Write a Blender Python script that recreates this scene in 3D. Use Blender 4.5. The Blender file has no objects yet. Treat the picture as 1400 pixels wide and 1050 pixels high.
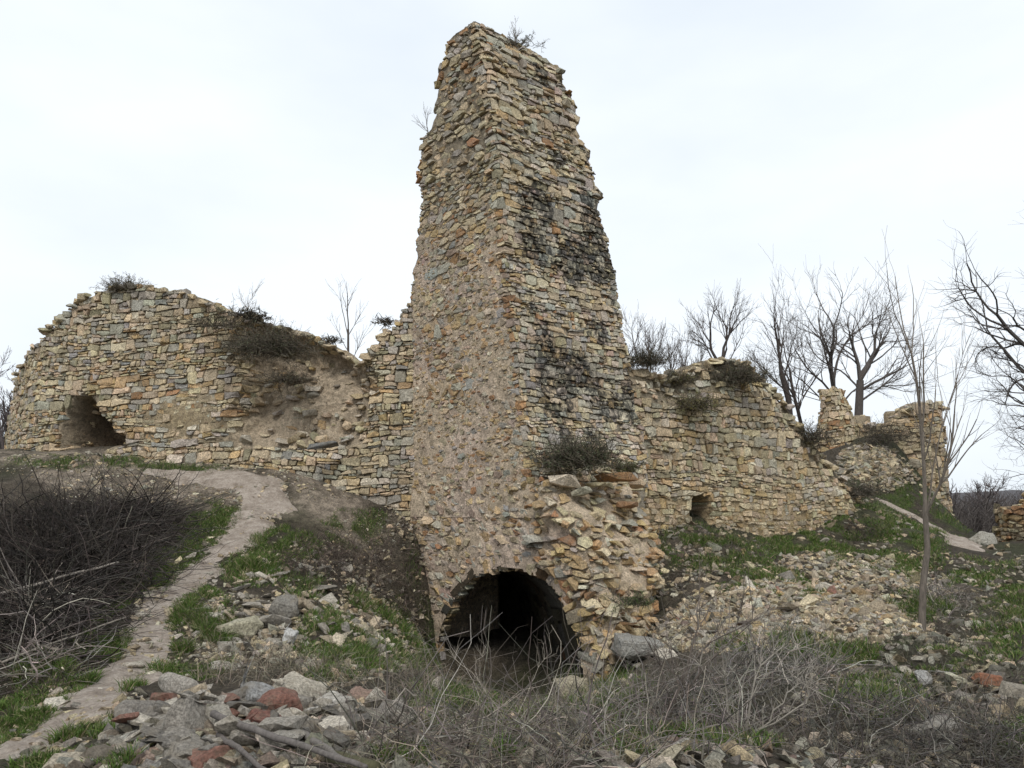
import bpy, bmesh, math, random
import numpy as np
from mathutils import Vector, Matrix

# ------------------------------------------------------------------ camera, sky, sun, exposure
SC = bpy.context.scene
COL = SC.collection
FPX, PITCH, EYE = 1090.0, math.radians(9.1), 1.6
cam_d = bpy.data.cameras.new('camera')
cam_d.sensor_width = 36.0
cam_d.lens = 36.0 * FPX / 1400.0
cam_d.clip_start = 0.05
cam_d.clip_end = 6000.0
cam = bpy.data.objects.new('camera', cam_d)
COL.objects.link(cam)
cam.location = (0, 0, EYE)
cam.rotation_euler = (math.pi / 2 + PITCH, 0, 0)
SC.camera = cam

SUN_EL, SUN_AZ = math.radians(50), math.radians(186)     # azimuth clockwise from +Y: behind the camera
world = bpy.data.worlds.new('World')
SC.world = world
world.use_nodes = True
wn, wl = world.node_tree.nodes, world.node_tree.links
wn.clear()
w_out = wn.new('ShaderNodeOutputWorld')
w_bg = wn.new('ShaderNodeBackground')
w_bg.inputs['Strength'].default_value = 0.10
sky = wn.new('ShaderNodeTexSky')
sky.sky_type = 'NISHITA'
sky.sun_disc = False
sky.sun_elevation = SUN_EL
sky.sun_rotation = SUN_AZ
sky.dust_density = 3.0
# overcast: a thin, faintly mottled cloud layer over the sky
w_tc = wn.new('ShaderNodeTexCoord')
w_map = wn.new('ShaderNodeMapping')
w_map.inputs['Scale'].default_value = (1.0, 1.0, 2.6)
w_noise = wn.new('ShaderNodeTexNoise')
w_noise.inputs['Scale'].default_value = 1.7
w_noise.inputs['Detail'].default_value = 5.0
w_noise.inputs['Roughness'].default_value = 0.5
w_ramp = wn.new('ShaderNodeValToRGB')
w_ramp.color_ramp.elements[0].position = 0.36
w_ramp.color_ramp.elements[0].color = (0.745, 0.812, 0.880, 1)
w_ramp.color_ramp.elements[1].position = 0.64
w_ramp.color_ramp.elements[1].color = (0.890, 0.940, 0.990, 1)
w_gain = wn.new('ShaderNodeVectorMath')
w_gain.operation = 'SCALE'
w_gain.inputs['Scale'].default_value = 9.1
w_mix = wn.new('ShaderNodeMix')
w_mix.data_type = 'RGBA'
w_mix.inputs['Factor'].default_value = 0.94
wl.new(w_tc.outputs['Generated'], w_map.inputs['Vector'])
wl.new(w_map.outputs[0], w_noise.inputs['Vector'])
wl.new(w_noise.outputs['Fac'], w_ramp.inputs['Fac'])
wl.new(w_ramp.outputs['Color'], w_gain.inputs[0])
wl.new(sky.outputs['Color'], w_mix.inputs[6])
wl.new(w_gain.outputs[0], w_mix.inputs[7])
wl.new(w_mix.outputs[2], w_bg.inputs['Color'])
wl.new(w_bg.outputs[0], w_out.inputs['Surface'])

sun_d = bpy.data.lights.new('sun', 'SUN')
sun_d.energy = 1.5
sun_d.angle = math.radians(14)
sun_d.color = (1.0, 0.97, 0.92)
sun = bpy.data.objects.new('sun', sun_d)
COL.objects.link(sun)
to_sun = Vector((math.sin(SUN_AZ) * math.cos(SUN_EL), math.cos(SUN_AZ) * math.cos(SUN_EL), math.sin(SUN_EL)))
sun.rotation_euler = to_sun.to_track_quat('Z', 'Y').to_euler()
sun.location = to_sun * 60
SC.view_settings.view_transform = 'Standard'
SC.view_settings.look = 'None'
SC.view_settings.gamma = 1.0
SC.view_settings.exposure = 0.36
SC.view_settings.use_curve_mapping = False

# ------------------------------------------------------------------ small helpers
RS = np.random.RandomState(11)
random.seed(5)
CAM = np.array([0, 0, EYE])
cp, sp = math.cos(PITCH), math.sin(PITCH)

def ray(px, py):
    dy = (525.0 - py) / FPX
    return np.array([(px - 700.0) / FPX, cp - dy * sp, sp + dy * cp])

def pt(px, py, D):
    r = ray(px, py)
    return CAM + r * (D / r[1])

def hash3(ix, iy, iz, seed):
    h = (ix.astype(np.uint32) * np.uint32(374761393) + iy.astype(np.uint32) * np.uint32(668265263)
         + iz.astype(np.uint32) * np.uint32(2147483647) + np.uint32(seed * 144665 + 77))
    h = (h ^ (h >> np.uint32(13))) * np.uint32(1274126177)
    h = (h ^ (h >> np.uint32(16))) * np.uint32(2246822519)
    h = h ^ (h >> np.uint32(15))
    return h.astype(np.float64) / 4294967295.0

def vnoise(P, seed=0):
    P = np.asarray(P, float)
    I = np.floor(P).astype(np.int64)
    F = P - I
    F = F * F * (3 - 2 * F)
    r = 0
    for dx in (0, 1):
        wx = F[:, 0] if dx else 1 - F[:, 0]
        for dy in (0, 1):
            wy = F[:, 1] if dy else 1 - F[:, 1]
            for dz in (0, 1):
                wz = F[:, 2] if dz else 1 - F[:, 2]
                r = r + wx * wy * wz * hash3(I[:, 0] + dx, I[:, 1] + dy, I[:, 2] + dz, seed)
    return r * 2 - 1

def fbm(P, scale, octv=4, seed=0, gain=0.5):
    P = np.asarray(P, float) * scale
    a, s, t = 1.0, 0.0, 0.0
    for o in range(octv):
        s = s + a * vnoise(P * (2.03 ** o) + 17.3 * o, seed + o)
        t += a
        a *= gain
    return s / t

def sstep(a, b, x):
    t = np.clip((np.asarray(x, float) - a) / (b - a), 0, 1)
    return t * t * (3 - 2 * t)

def inpoly(x, y, poly):
    x = np.asarray(x, float); y = np.asarray(y, float)
    c = np.zeros(x.shape, bool)
    n = len(poly)
    for i in range(n):
        x1, y1 = poly[i]; x2, y2 = poly[(i + 1) % n]
        cond = ((y1 > y) != (y2 > y))
        xi = (x2 - x1) * (y - y1) / ((y2 - y1) if y2 != y1 else 1e-9) + x1
        c ^= cond & (x < xi)
    return c

def mesh_np(name, V, T, mat, tint=None, smooth=False):
    """V (n,3), T (m,3) or (m,4) -> mesh"""
    V = np.asarray(V, np.float32); T = np.asarray(T, np.int32)
    me = bpy.data.meshes.new(name)
    k = T.shape[1]
    me.vertices.add(len(V)); me.vertices.foreach_set('co', V.ravel())
    me.loops.add(T.size); me.loops.foreach_set('vertex_index', T.ravel())
    me.polygons.add(len(T))
    me.polygons.foreach_set('loop_start', np.arange(0, T.size, k, dtype=np.int32))
    try:
        me.polygons.foreach_set('loop_total', np.full(len(T), k, np.int32))
    except Exception:
        pass
    me.update(calc_edges=True)
    me.polygons.foreach_set('use_smooth', np.full(len(T), smooth, bool))
    if tint is not None:
        tint = np.asarray(tint, np.float32)
        if tint.shape[1] == 3:
            tint = np.concatenate([tint, np.ones((len(tint), 1), np.float32)], 1)
        at = me.attributes.new('tint', 'FLOAT_COLOR', 'POINT')
        at.data.foreach_set('color', tint.ravel())
    me.materials.append(mat)
    return me

def link(name, me, parent=None, kind=None, loc=None):
    o = bpy.data.objects.new(name, me)
    COL.objects.link(o)
    if loc is not None:
        o.location = loc
    if parent is not None:
        o.parent = parent
        q = parent
        while q is not None:
            o.location = Vector(o.location) - q.location
            q = q.parent
    if kind:
        o['kind'] = kind
    return o

def world_obj(name, V, T, mat, tint=None, parent=None, kind=None, smooth=False, origin=None):
    V = np.asarray(V, float)
    if origin is None:
        origin = V.mean(0); origin[2] = V[:, 2].min()
    origin = np.asarray(origin, float)
    me = mesh_np(name, V - origin, T, mat, tint, smooth)
    return link(name, me, parent, kind, Vector(origin))

def tag(o, label, cat, group=None, kind=None):
    o['label'] = label; o['category'] = cat
    if group: o['group'] = group
    if kind: o['kind'] = kind
    return o

def thing(name, label, cat, loc, group=None):
    o = bpy.data.objects.new(name, None)
    o.empty_display_size = 0.3
    COL.objects.link(o); o.location = Vector(loc)
    return tag(o, label, cat, group)

# ------------------------------------------------------------------ materials
def new_mat(name, rough=0.9):
    m = bpy.data.materials.new(name); m.use_nodes = True
    nt = m.node_tree
    b = nt.nodes['Principled BSDF']
    b.inputs['Roughness'].default_value = rough
    b.inputs['Specular IOR Level'].default_value = 0.25
    return m, nt, b

def nz(nt, scale, detail=5, rough=0.55, pos=None):
    n = nt.nodes.new('ShaderNodeTexNoise')
    n.inputs['Scale'].default_value = scale
    n.inputs['Detail'].default_value = detail
    n.inputs['Roughness'].default_value = rough
    nt.links.new(pos, n.inputs['Vector'])
    return n.outputs['Fac']

def mrange(nt, src, a, b, c, d):
    n = nt.nodes.new('ShaderNodeMapRange')
    for k, v in zip((1, 2, 3, 4), (a, b, c, d)):
        n.inputs[k].default_value = v
    nt.links.new(src, n.inputs[0])
    return n.outputs[0]

def mixc(nt, fac, a, b, mode='MIX'):
    n = nt.nodes.new('ShaderNodeMix'); n.data_type = 'RGBA'; n.blend_type = mode
    for s, v in ((0, fac), (6, a), (7, b)):
        if hasattr(v, 'is_output'):
            nt.links.new(v, n.inputs[s])
        elif s == 0:
            n.inputs[0].default_value = v
        else:
            n.inputs[s].default_value = (*v, 1)
    return n.outputs[2]

def scaled(nt, col, f):
    n = nt.nodes.new('ShaderNodeVectorMath'); n.operation = 'SCALE'
    nt.links.new(col, n.inputs[0])
    if hasattr(f, 'is_output'):
        nt.links.new(f, n.inputs['Scale'])
    else:
        n.inputs['Scale'].default_value = f
    return n.outputs[0]

def bump(nt, b, h, strength, dist):
    n = nt.nodes.new('ShaderNodeBump')
    n.inputs['Strength'].default_value = strength
    n.inputs['Distance'].default_value = dist
    nt.links.new(h, n.inputs['Height'])
    nt.links.new(n.outputs[0], b.inputs['Normal'])

def stone_material(name, by_object, grain=1.0, lichen=0.35, gain=1.0):
    m, nt, b = new_mat(name, 0.92)
    geo = nt.nodes.new('ShaderNodeNewGeometry').outputs['Position']
    if by_object:
        base = nt.nodes.new('ShaderNodeObjectInfo').outputs['Color']
        stain = None
    else:
        at = nt.nodes.new('ShaderNodeAttribute'); at.attribute_name = 'tint'
        base = at.outputs['Color']; stain = at.outputs['Alpha']
    big = nz(nt, 3.5 * grain, 4, 0.6, geo)
    fine = nz(nt, 38 * grain, 6, 0.65, geo)
    mid = nz(nt, 11 * grain, 5, 0.6, geo)
    f = mrange(nt, fine, 0.30, 0.70, 0.40, 1.62)
    col = scaled(nt, base, f)
    col = mixc(nt, mrange(nt, mid, 0.47, 0.68, 0.0, 0.45), col, (0.22, 0.185, 0.135))
    col = mixc(nt, mrange(nt, big, 0.54, 0.74, 0.0, lichen), col, (0.40, 0.395, 0.35))
    spk = nz(nt, 75, 2, 0.5, geo)
    col = mixc(nt, mrange(nt, spk, 0.58, 0.66, 0.0, 0.5), col, (0.10, 0.09, 0.075))
    if stain is not None:      # black lichen crust: alpha 1 = clean, 0 = crusted
        crust = nz(nt, 13, 7, 0.75, geo)
        th = nt.nodes.new('ShaderNodeMath'); th.operation = 'SUBTRACT'
        nt.links.new(crust, th.inputs[0]); nt.links.new(stain, th.inputs[1])
        col = mixc(nt, mrange(nt, th.outputs[0], -0.07, 0.07, 0.0, 0.88), col, (0.024, 0.024, 0.023))
    col = scaled(nt, col, gain)
    nt.links.new(col, b.inputs['Base Color'])
    bump(nt, b, nz(nt, 24 * grain, 9, 0.75, geo), 1.0, 0.035)
    return m

def core_material(name, scale=1.0, strength=0.9, gain=1.0):
    m, nt, b = new_mat(name, 0.97)
    geo = nt.nodes.new('ShaderNodeNewGeometry').outputs['Position']
    at = nt.nodes.new('ShaderNodeAttribute'); at.attribute_name = 'tint'
    fine = nz(nt, 45 * scale, 6, 0.7, geo)
    mid = nz(nt, 7 * scale, 5, 0.6, geo)
    col = scaled(nt, at.outputs['Color'], mrange(nt, fine, 0.28, 0.72, 0.40, 1.6))
    col = mixc(nt, mrange(nt, mid, 0.52, 0.68, 0.0, 0.35), col, (0.30, 0.225, 0.15))
    crk = nz(nt, 15 * scale, 6, 0.7, geo)
    col = mixc(nt, mrange(nt, crk, 0.58, 0.68, 0.0, 0.7), col, (0.11, 0.085, 0.06))
    chip = nt.nodes.new('ShaderNodeTexVoronoi'); chip.inputs['Scale'].default_value = 17 * scale
    nt.links.new(geo, chip.inputs['Vector'])
    sep = nt.nodes.new('ShaderNodeSeparateColor'); nt.links.new(chip.outputs['Color'], sep.inputs[0])
    col = scaled(nt, col, mrange(nt, sep.outputs[0], 0, 1, 0.72, 1.25))
    vor = nt.nodes.new('ShaderNodeTexVoronoi'); vor.inputs['Scale'].default_value = 22 * scale
    nt.links.new(geo, vor.inputs['Vector'])
    col = mixc(nt, mrange(nt, vor.outputs['Distance'], 0.10, 0.30, 0.5, 0.0), col, (0.33, 0.29, 0.23))
    col = scaled(nt, col, gain)
    nt.links.new(col, b.inputs['Base Color'])
    h = nz(nt, 26 * scale, 8, 0.75, geo)
    bump(nt, b, h, strength, 0.06)
    return m

M_STONE = stone_material('rubble_masonry_stone', False)
M_VAULT_SHADE_STONE = stone_material('shade_painted_stone', False, lichen=0.0, gain=0.16)  # masonry stone with the vault's shade painted into its colour
M_VAULT_SHADE = core_material('shade_painted_mortar', 1.0, 1.0, 0.14)  # mortar core darkened the same way: painted shade for the vault lining
M_ROCK = stone_material('loose_rock', True, lichen=0.25)
M_ROCKS = stone_material('loose_rock_mass', False, lichen=0.25)
M_CORE = core_material('lime_mortar_and_rubble_core', 1.0, 1.0)

def ground_material():
    m, nt, b = new_mat('stony_soil', 0.97)
    geo = nt.nodes.new('ShaderNodeNewGeometry').outputs['Position']
    at = nt.nodes.new('ShaderNodeAttribute'); at.attribute_name = 'tint'
    fine = nz(nt, 34, 7, 0.7, geo)
    col = scaled(nt, at.outputs['Color'], mrange(nt, fine, 0.30, 0.70, 0.35, 1.65))
    clod = nz(nt, 7.5, 8, 0.7, geo)
    col = scaled(nt, col, mrange(nt, clod, 0.34, 0.66, 0.55, 1.45))
    vor = nt.nodes.new('ShaderNodeTexVoronoi'); vor.inputs['Scale'].default_value = 26
    nt.links.new(geo, vor.inputs['Vector'])
    col = mixc(nt, mrange(nt, vor.outputs['Distance'], 0.06, 0.24, 0.4, 0.0), col, (0.24, 0.21, 0.17))
    mid = nz(nt, 2.4, 6, 0.65, geo)
    col = mixc(nt, mrange(nt, mid, 0.52, 0.66, 0.0, 0.6), col, (0.034, 0.031, 0.020))
    nt.links.new(col, b.inputs['Base Color'])
    bump(nt, b, nz(nt, 17, 9, 0.75, geo), 1.0, 0.06)
    return m
M_GROUND = ground_material()

def path_material():
    m, nt, b = new_mat('trodden_dust', 0.97)
    geo = nt.nodes.new('ShaderNodeNewGeometry').outputs['Position']
    col = mixc(nt, mrange(nt, nz(nt, 4.5, 8, 0.7, geo), 0.36, 0.64, 0, 1), (0.26, 0.212, 0.170), (0.47, 0.405, 0.345))
    col = scaled(nt, col, mrange(nt, nz(nt, 30, 8, 0.75, geo), 0.30, 0.70, 0.60, 1.35))
    vor = nt.nodes.new('ShaderNodeTexVoronoi'); vor.inputs['Scale'].default_value = 19
    nt.links.new(geo, vor.inputs['Vector'])
    col = mixc(nt, mrange(nt, vor.outputs['Distance'], 0.05, 0.16, 0.5, 0.0), col, (0.20, 0.17, 0.14))
    nt.links.new(col, b.inputs['Base Color'])
    bump(nt, b, nz(nt, 14, 9, 0.75, geo), 1.0, 0.06)
    return m
M_PATH = path_material()

def plant_material(name, rough=0.85, trans=0.0):
    m, nt, b = new_mat(name, rough)
    at = nt.nodes.new('ShaderNodeAttribute'); at.attribute_name = 'tint'
    geo = nt.nodes.new('ShaderNodeNewGeometry').outputs['Position']
    col = scaled(nt, at.outputs['Color'], mrange(nt, nz(nt, 14, 4, 0.6, geo), 0.25, 0.75, 0.7, 1.3))
    nt.links.new(col, b.inputs['Base Color'])
    return m
M_TWIG = plant_material('dry_twigs')
M_LEAF = plant_material('leaves_and_grass', 0.7)

def bark_material():
    m, nt, b = new_mat('bark', 0.95)
    at = nt.nodes.new('ShaderNodeAttribute'); at.attribute_name = 'tint'
    geo = nt.nodes.new('ShaderNodeNewGeometry').outputs['Position']
    mp = nt.nodes.new('ShaderNodeMapping'); mp.inputs['Scale'].default_value = (1, 1, 0.22)
    nt.links.new(geo, mp.inputs['Vector'])
    n = nz(nt, 40, 6, 0.65, mp.outputs[0])
    col = scaled(nt, at.outputs['Color'], mrange(nt, n, 0.25, 0.75, 0.55, 1.5))
    nt.links.new(col, b.inputs['Base Color'])
    bump(nt, b, n, 0.6, 0.02)
    return m
M_BARK = bark_material()

# ------------------------------------------------------------------ terrain
CTRL = [  # (px, py, depth) seen in the photograph, with an estimated distance
    (100, 1050, 5.6), (400, 1050, 5.4), (700, 1050, 5.6), (1000, 1050, 5.4), (1300, 1050, 5.6),
    (20, 1035, 6.1), (100, 975, 7.1), (200, 880, 9.2), (250, 800, 11.0), (330, 705, 13.9), (260, 680, 14.6),
    (30, 900, 8.6), (30, 800, 10.4), (60, 700, 13.2), (170, 690, 13.8), (100, 616, 16.3), (20, 614, 17.0), (240, 640, 16.0),
    (340, 645, 15.7), (400, 665, 15.4), (460, 690, 15.2), (520, 720, 15.2), (565, 745, 15.2),
    (350, 965, 7.2), (450, 960, 7.3), (550, 965, 7.6), (400, 880, 9.6), (480, 860, 10.4), (450, 800, 12.2), (420, 740, 13.6), (500, 805, 13.2),
    (600, 912, 14.9), (594, 905, 14.2), (640, 940, 13.9), (700, 950, 12.9), (760, 948, 12.1), (790, 950, 11.7), (576, 884, 14.0), (556, 850, 13.9), (572, 812, 14.9), (560, 905, 12.0), (640, 962, 11.2), (720, 962, 10.6), (790, 960, 10.4), (700, 990, 8.4), (850, 930, 11.0), (540, 790, 14.6),
    (900, 990, 7.2), (1000, 985, 6.9), (1000, 935, 8.4), (900, 930, 9.6), (1000, 880, 10.2), (1080, 850, 11.2), (940, 830, 12.6),
    (1000, 770, 14.6), (1100, 785, 14.2), (930, 730, 15.6), (950, 712, 16.4), (1050, 738, 17.4), (1120, 720, 18.4), (1165, 690, 19.6),
    (1200, 800, 13.8), (1200, 730, 18.2), (1260, 862, 11.4), (1250, 770, 16.2), (1330, 742, 20.5), (1380, 800, 14.6), (1380, 900, 9.4), (1390, 980, 7.0),
    (1220, 690, 22.5), (1290, 700, 25.0), (1200, 610, 24.4), (1165, 602, 25.5), (1225, 606, 25.4), (1190, 585, 26.2),
    (1300, 712, 27.0), (1345, 738, 25.0), (1380, 748, 27.0), (1120, 900, 9.6), (1200, 960, 7.6), (1300, 960, 7.6), (1400, 755, 22.0),
]
CP = np.array([pt(*c) for c in CTRL])
extra = np.array([[-2, 3, 0.0], [2, 3, 0.0], [-6, 3, 0.0], [6, 3, 0.0], [0, 0, 0.0], [-10, 0, 0.2], [10, 0, 0.2], [0, -6, 0.2],
                  [-6, 20.5, 3.0], [-11, 19, 2.9], [-13, 14, 2.3], [-12, 8, 0.7], [-1, 20, 2.5], [4, 20.5, 3.0], [11.5, 28, 0.9], [15, 27, 0.6], [14, 30, 0.4],
                  [14, 20, 1.1], [14, 12, 0.4], [12, 7, 0.2], [2, 26, 2.5], [9, 30, 2.0], [-8, 27, 2.4]])
CP = np.vstack([CP, extra])

def tps(r2):
    return 0.5 * r2 * np.log(r2 + 1e-9)
_n = len(CP)
_K = tps(((CP[:, None, :2] - CP[None, :, :2]) ** 2).sum(-1)) + np.eye(_n) * 0.012
_Pm = np.c_[np.ones(_n), CP[:, :2]]
_A = np.block([[_K, _Pm], [_Pm.T, np.zeros((3, 3))]])
_W = np.linalg.solve(_A, np.r_[CP[:, 2], 0, 0, 0])

def hbase(x, y):
    x = np.asarray(x, float).ravel(); y = np.asarray(y, float).ravel()
    xc = np.clip(x, -15, 16); yc = np.clip(y, -6, 30)
    out = np.empty(len(x))
    for i in range(0, len(x), 20000):
        s = slice(i, i + 20000)
        d2 = (xc[s, None] - CP[None, :, 0]) ** 2 + (yc[s, None] - CP[None, :, 1]) ** 2
        out[s] = tps(d2) @ _W[:_n] + _W[_n] + xc[s] * _W[_n + 1] + yc[s] * _W[_n + 2]
    far = np.maximum(np.maximum(np.abs(x) - 13, y - 25), -y - 4)
    k = sstep(0, 30, far)
    P = np.c_[x, y, np.zeros(len(x))]
    out = np.clip(out, -1.4, 4.0) * (1 - k) + k * (-4.0 + 2.0 * vnoise(P * 0.012, 3))
    return out

# frame of the tower: near corner, left face running back-left, right face running back-right
E_L = np.array([-0.656, 0.755]); E_R = np.array([0.755, 0.656])
A0 = np.array([0.40, 13.0])
PATHS = []   # (polyline, half widths)
TUN = []     # plan outline of the vault, filled below; the ground sinks to its floor

def path_near(x, y):
    """1 in the middle of a footpath, 0 from its edge outwards"""
    m = np.zeros(len(x))
    for C, w in PATHS:
        for i in range(len(C) - 1):
            a, d = C[i], C[i + 1] - C[i]
            t = np.clip(((x - a[0]) * d[0] + (y - a[1]) * d[1]) / (d @ d), 0, 1)
            r = np.hypot(x - a[0] - t * d[0], y - a[1] - t * d[1]) / (w[i] * (1 - t) + w[i + 1] * t)
            m = np.maximum(m, 1 - r)
    return m

def height(x, y):
    x = np.asarray(x, float).ravel(); y = np.asarray(y, float).ravel()
    h = hbase(x, y)
    near = 1 - sstep(22, 45, np.hypot(x, y))
    P = np.c_[x, y, np.zeros(len(x))]
    pm = sstep(-0.4, 0.3, path_near(x, y))
    h = h + near * (0.16 * fbm(P, 0.8, 3, 5) + (1 - .6 * pm) * (0.09 * fbm(P, 2.6, 5, 8) + 0.03 * fbm(P, 9.0, 3, 14)) - 0.03 * pm)
    if TUN:
        ins = inpoly(x, y, TUN)
        h = np.where(ins, np.minimum(h, -0.90 + 0.1 * vnoise(P * 2, 4)), h)
    return h

def h1(x, y):
    return float(height([x], [y])[0])

_Dm = np.concatenate([np.arange(2.5, 30, 0.04), np.arange(30, 120, 0.5)])
def gp(px, py):
    """point of the ground seen at a photograph position"""
    r = ray(px, py)
    P = CAM + np.outer(_Dm / r[1], r)
    hh = height(P[:, 0], P[:, 1])
    b = np.nonzero(P[:, 2] < hh)[0]
    i = b[0] if len(b) else len(P) - 1
    return np.array([P[i, 0], P[i, 1], hh[i]])

def to_px(P):
    P = np.atleast_2d(P) - CAM
    f = P[:, 1] * cp + P[:, 2] * sp
    u = -P[:, 1] * sp + P[:, 2] * cp
    return 700 + FPX * P[:, 0] / f, 525 - FPX * u / f

_paths = [([(-20, 1055), (50, 1012), (110, 975), (160, 935), (192, 895), (206, 862), (222, 828), (262, 790), (300, 760), (332, 730), (354, 704), (368, 684), (350, 664), (300, 654), (230, 648), (180, 640)],
           [.36, .36, .38, .38, .32, .28, .28, .32, .34, .42, .52, .60, .46, .36, .28, .2]),
          ([(1185, 674), (1215, 690), (1250, 706), (1285, 722), (1312, 738), (1330, 752)], [.10, .12, .15, .22, .38, .42])]
PATHS = [(np.array([gp(*q)[:2] for q in pp]), np.array(ww)) for pp, ww in _paths]

# ------------------------------------------------------------------ masonry engine
def power_cells(u0, u1, v0, v1, hm, rng, aspect=(1.1, 3.8), squash=0.5, joint=0.014, jit=0.2):
    """rubble masonry as a power diagram of seeds set in wandering courses: list of (n,2) outlines in (u,v)"""
    seeds = []
    v = v0
    wob = rng.uniform(0, 100)
    while v < v1:
        h = hm * rng.choice([0.5, 0.7, 0.9, 1.1, 1.4, 1.9], p=[.16, .22, .24, .2, .13, .05])
        u = u0 - rng.uniform(0, 0.4)
        while u < u1:
            w = h * rng.uniform(*aspect)
            if h > 1.2 * hm: w = h * rng.uniform(0.8, 2.0)
            hh = h * rng.uniform(0.6, 1.15)
            cu = u + w / 2
            cv = v + h / 2 + jit * h * rng.normal() + 0.10 * math.sin(cu * 1.1 + wob) * 0.6
            if rng.rand() < 0.16 and h > 0.8 * hm:       # two thin stones instead of one
                seeds.append((cu * squash, cv + h * .25, hh * .25)); seeds.append(((cu + .1 * w) * squash, cv - h * .25, hh * .25))
            else:
                seeds.append((cu * squash, cv, hh * 0.5 * rng.uniform(.8, 1.1)))
            u += w
        v += h
    S = np.array(seeds)
    R = hm * 1.9
    g = {}
    for i, (x, y, r) in enumerate(seeds):
        g.setdefault((int(x // R), int(y // R)), []).append(i)
    out = []
    for i, (x, y, r) in enumerate(seeds):
        gx, gy = int(x // R), int(y // R)
        nb = [j for a in (-1, 0, 1) for b in (-1, 0, 1) for j in g.get((gx + a, gy + b), ()) if j != i]
        d2 = (S[nb, 0] - x) ** 2 + (S[nb, 1] - y) ** 2
        order = np.argsort(d2)[:12]
        poly = [(x - R, y - R * .9), (x + R, y - R * .9), (x + R, y + R * .9), (x - R, y + R * .9)]
        for k in order:
            j = nb[k]; dd = math.sqrt(d2[k])
            if dd < 1e-6: continue
            nx, ny = (S[j, 0] - x) / dd, (S[j, 1] - y) / dd
            off = (dd * dd + r * r - S[j, 2] ** 2) / (2 * dd) - joint * 0.5 * (abs(ny) + abs(nx) * squash)
            q = []
            m = len(poly)
            for a in range(m):
                p1, p2 = poly[a], poly[(a + 1) % m]
                s1 = (p1[0] - x) * nx + (p1[1] - y) * ny - off
                s2 = (p2[0] - x) * nx + (p2[1] - y) * ny - off
                if s1 <= 0: q.append(p1)
                if (s1 < 0) != (s2 < 0) and s1 != s2:
                    t = s1 / (s1 - s2)
                    q.append((p1[0] + t * (p2[0] - p1[0]), p1[1] + t * (p2[1] - p1[1])))
            poly = q
            if len(poly) < 3: break
        if len(poly) >= 3:
            a = np.array(poly); a[:, 0] /= squash
            out.append(a)
    return out

def course_cells(u0, u1, v0, v1, hm, rng, aspect=(0.9, 3.0), joint=0.014, wob=0.35, tall=0.10, split=0.22):
    """roughly coursed rubble: uneven courses, some stones two courses high, some courses split into thin slips"""
    vs = [v0]
    while vs[-1] < v1:
        vs.append(vs[-1] + hm * rng.choice([0.55, 0.75, 0.95, 1.2, 1.5], p=[.18, .24, .26, .2, .12]))
    nk = len(vs)
    ph = rng.uniform(0, 50, nk); ph2 = rng.uniform(0, 50)
    def b(k, u):
        u = np.asarray(u, float)
        z0 = np.zeros_like(u)
        return vs[k] + hm * wob * vnoise(np.c_[u * 1.9 + ph[k], z0, z0], 5) + hm * .22 * vnoise(np.c_[u * 7 + ph[k], z0, z0], 6) + 0.10 * vnoise(np.c_[u * .5 + ph2, z0 + vs[k] * .4, z0], 7)
    taken = [[] for _ in range(nk + 2)]
    out = []
    def put(ka, kb, a, c, fa=0.0, fb=1.0):
        sl0, sl1 = rng.normal(0, .12 * hm, 2)
        us = np.array([a - sl0, (a + c) / 2 + rng.normal(0, .15 * (c - a)), c - sl1, c + sl1, (a + c) / 2 + rng.normal(0, .15 * (c - a)), a + sl0])
        lo_, hi_ = b(ka, us), b(kb, us)
        f = np.array([fa, fa, fa, fb, fb, fb])
        v = lo_ + (hi_ - lo_) * f
        p = np.c_[us, v]
        ce = p.mean(0)
        p = p + np.clip(ce - p, -joint * .5, joint * .5)
        p += rng.normal(0, .05 * hm, p.shape)
        out.append(p)
    for k in range(nk - 1):
        h = vs[k + 1] - vs[k]
        occ = sorted(taken[k])
        u = u0 - rng.uniform(0, .3)
        while u < u1:
            hit = [t for t in occ if t[0] <= u + 1e-6 < t[1]]
            if hit:
                u = hit[0][1]; continue
            w = h * rng.uniform(*aspect) * (1.4 if rng.rand() < .1 else 1)
            nxt = [t[0] for t in occ if t[0] > u]
            e = u + w
            if nxt and e > nxt[0] - .35 * h: e = nxt[0]
            if rng.rand() < tall and k + 2 < nk and not nxt and e - u < 3 * h:
                put(k, k + 2, u, e); taken[k + 1].append((u, e))
            elif rng.rand() < split and h > .8 * hm:
                f = rng.uniform(.35, .65)
                put(k, k + 1, u, e, 0, f)
                if e - u > 1.6 * h and rng.rand() < .6:
                    m_ = u + (e - u) * rng.uniform(.35, .65)
                    put(k, k + 1, u, m_, f, 1); put(k, k + 1, m_, e, f, 1)
                else:
                    put(k, k + 1, u, e, f, 1)
            else:
                put(k, k + 1, u, e)
            u = e
    return out

def area2(p):
    x, y = p[:, 0], p[:, 1]
    return 0.5 * abs(np.dot(x, np.roll(y, -1)) - np.dot(y, np.roll(x, -1)))

def rough_poly(p, rng, chamfer=0.45):
    """knock corners off an outline, at most 9 points"""
    n = len(p)
    q = []
    budget = 9 - n
    for i in range(n):
        a, b, c = p[i - 1], p[i], p[(i + 1) % n]
        if budget > 0 and rng.rand() < chamfer:
            f, g = rng.uniform(.12, .34), rng.uniform(.12, .34)
            q.append(b + (a - b) * f); q.append(b + (c - b) * g); budget -= 1
        else:
            q.append(b)
    q = np.array(q)
    r = math.sqrt(area2(q)) * 0.035
    q = q + rng.normal(0, r, q.shape)
    if np.dot(q[:, 0], np.roll(q[:, 1], -1)) - np.dot(q[:, 1], np.roll(q[:, 0], -1)) < 0:
        q = q[::-1]
    return q

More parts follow.
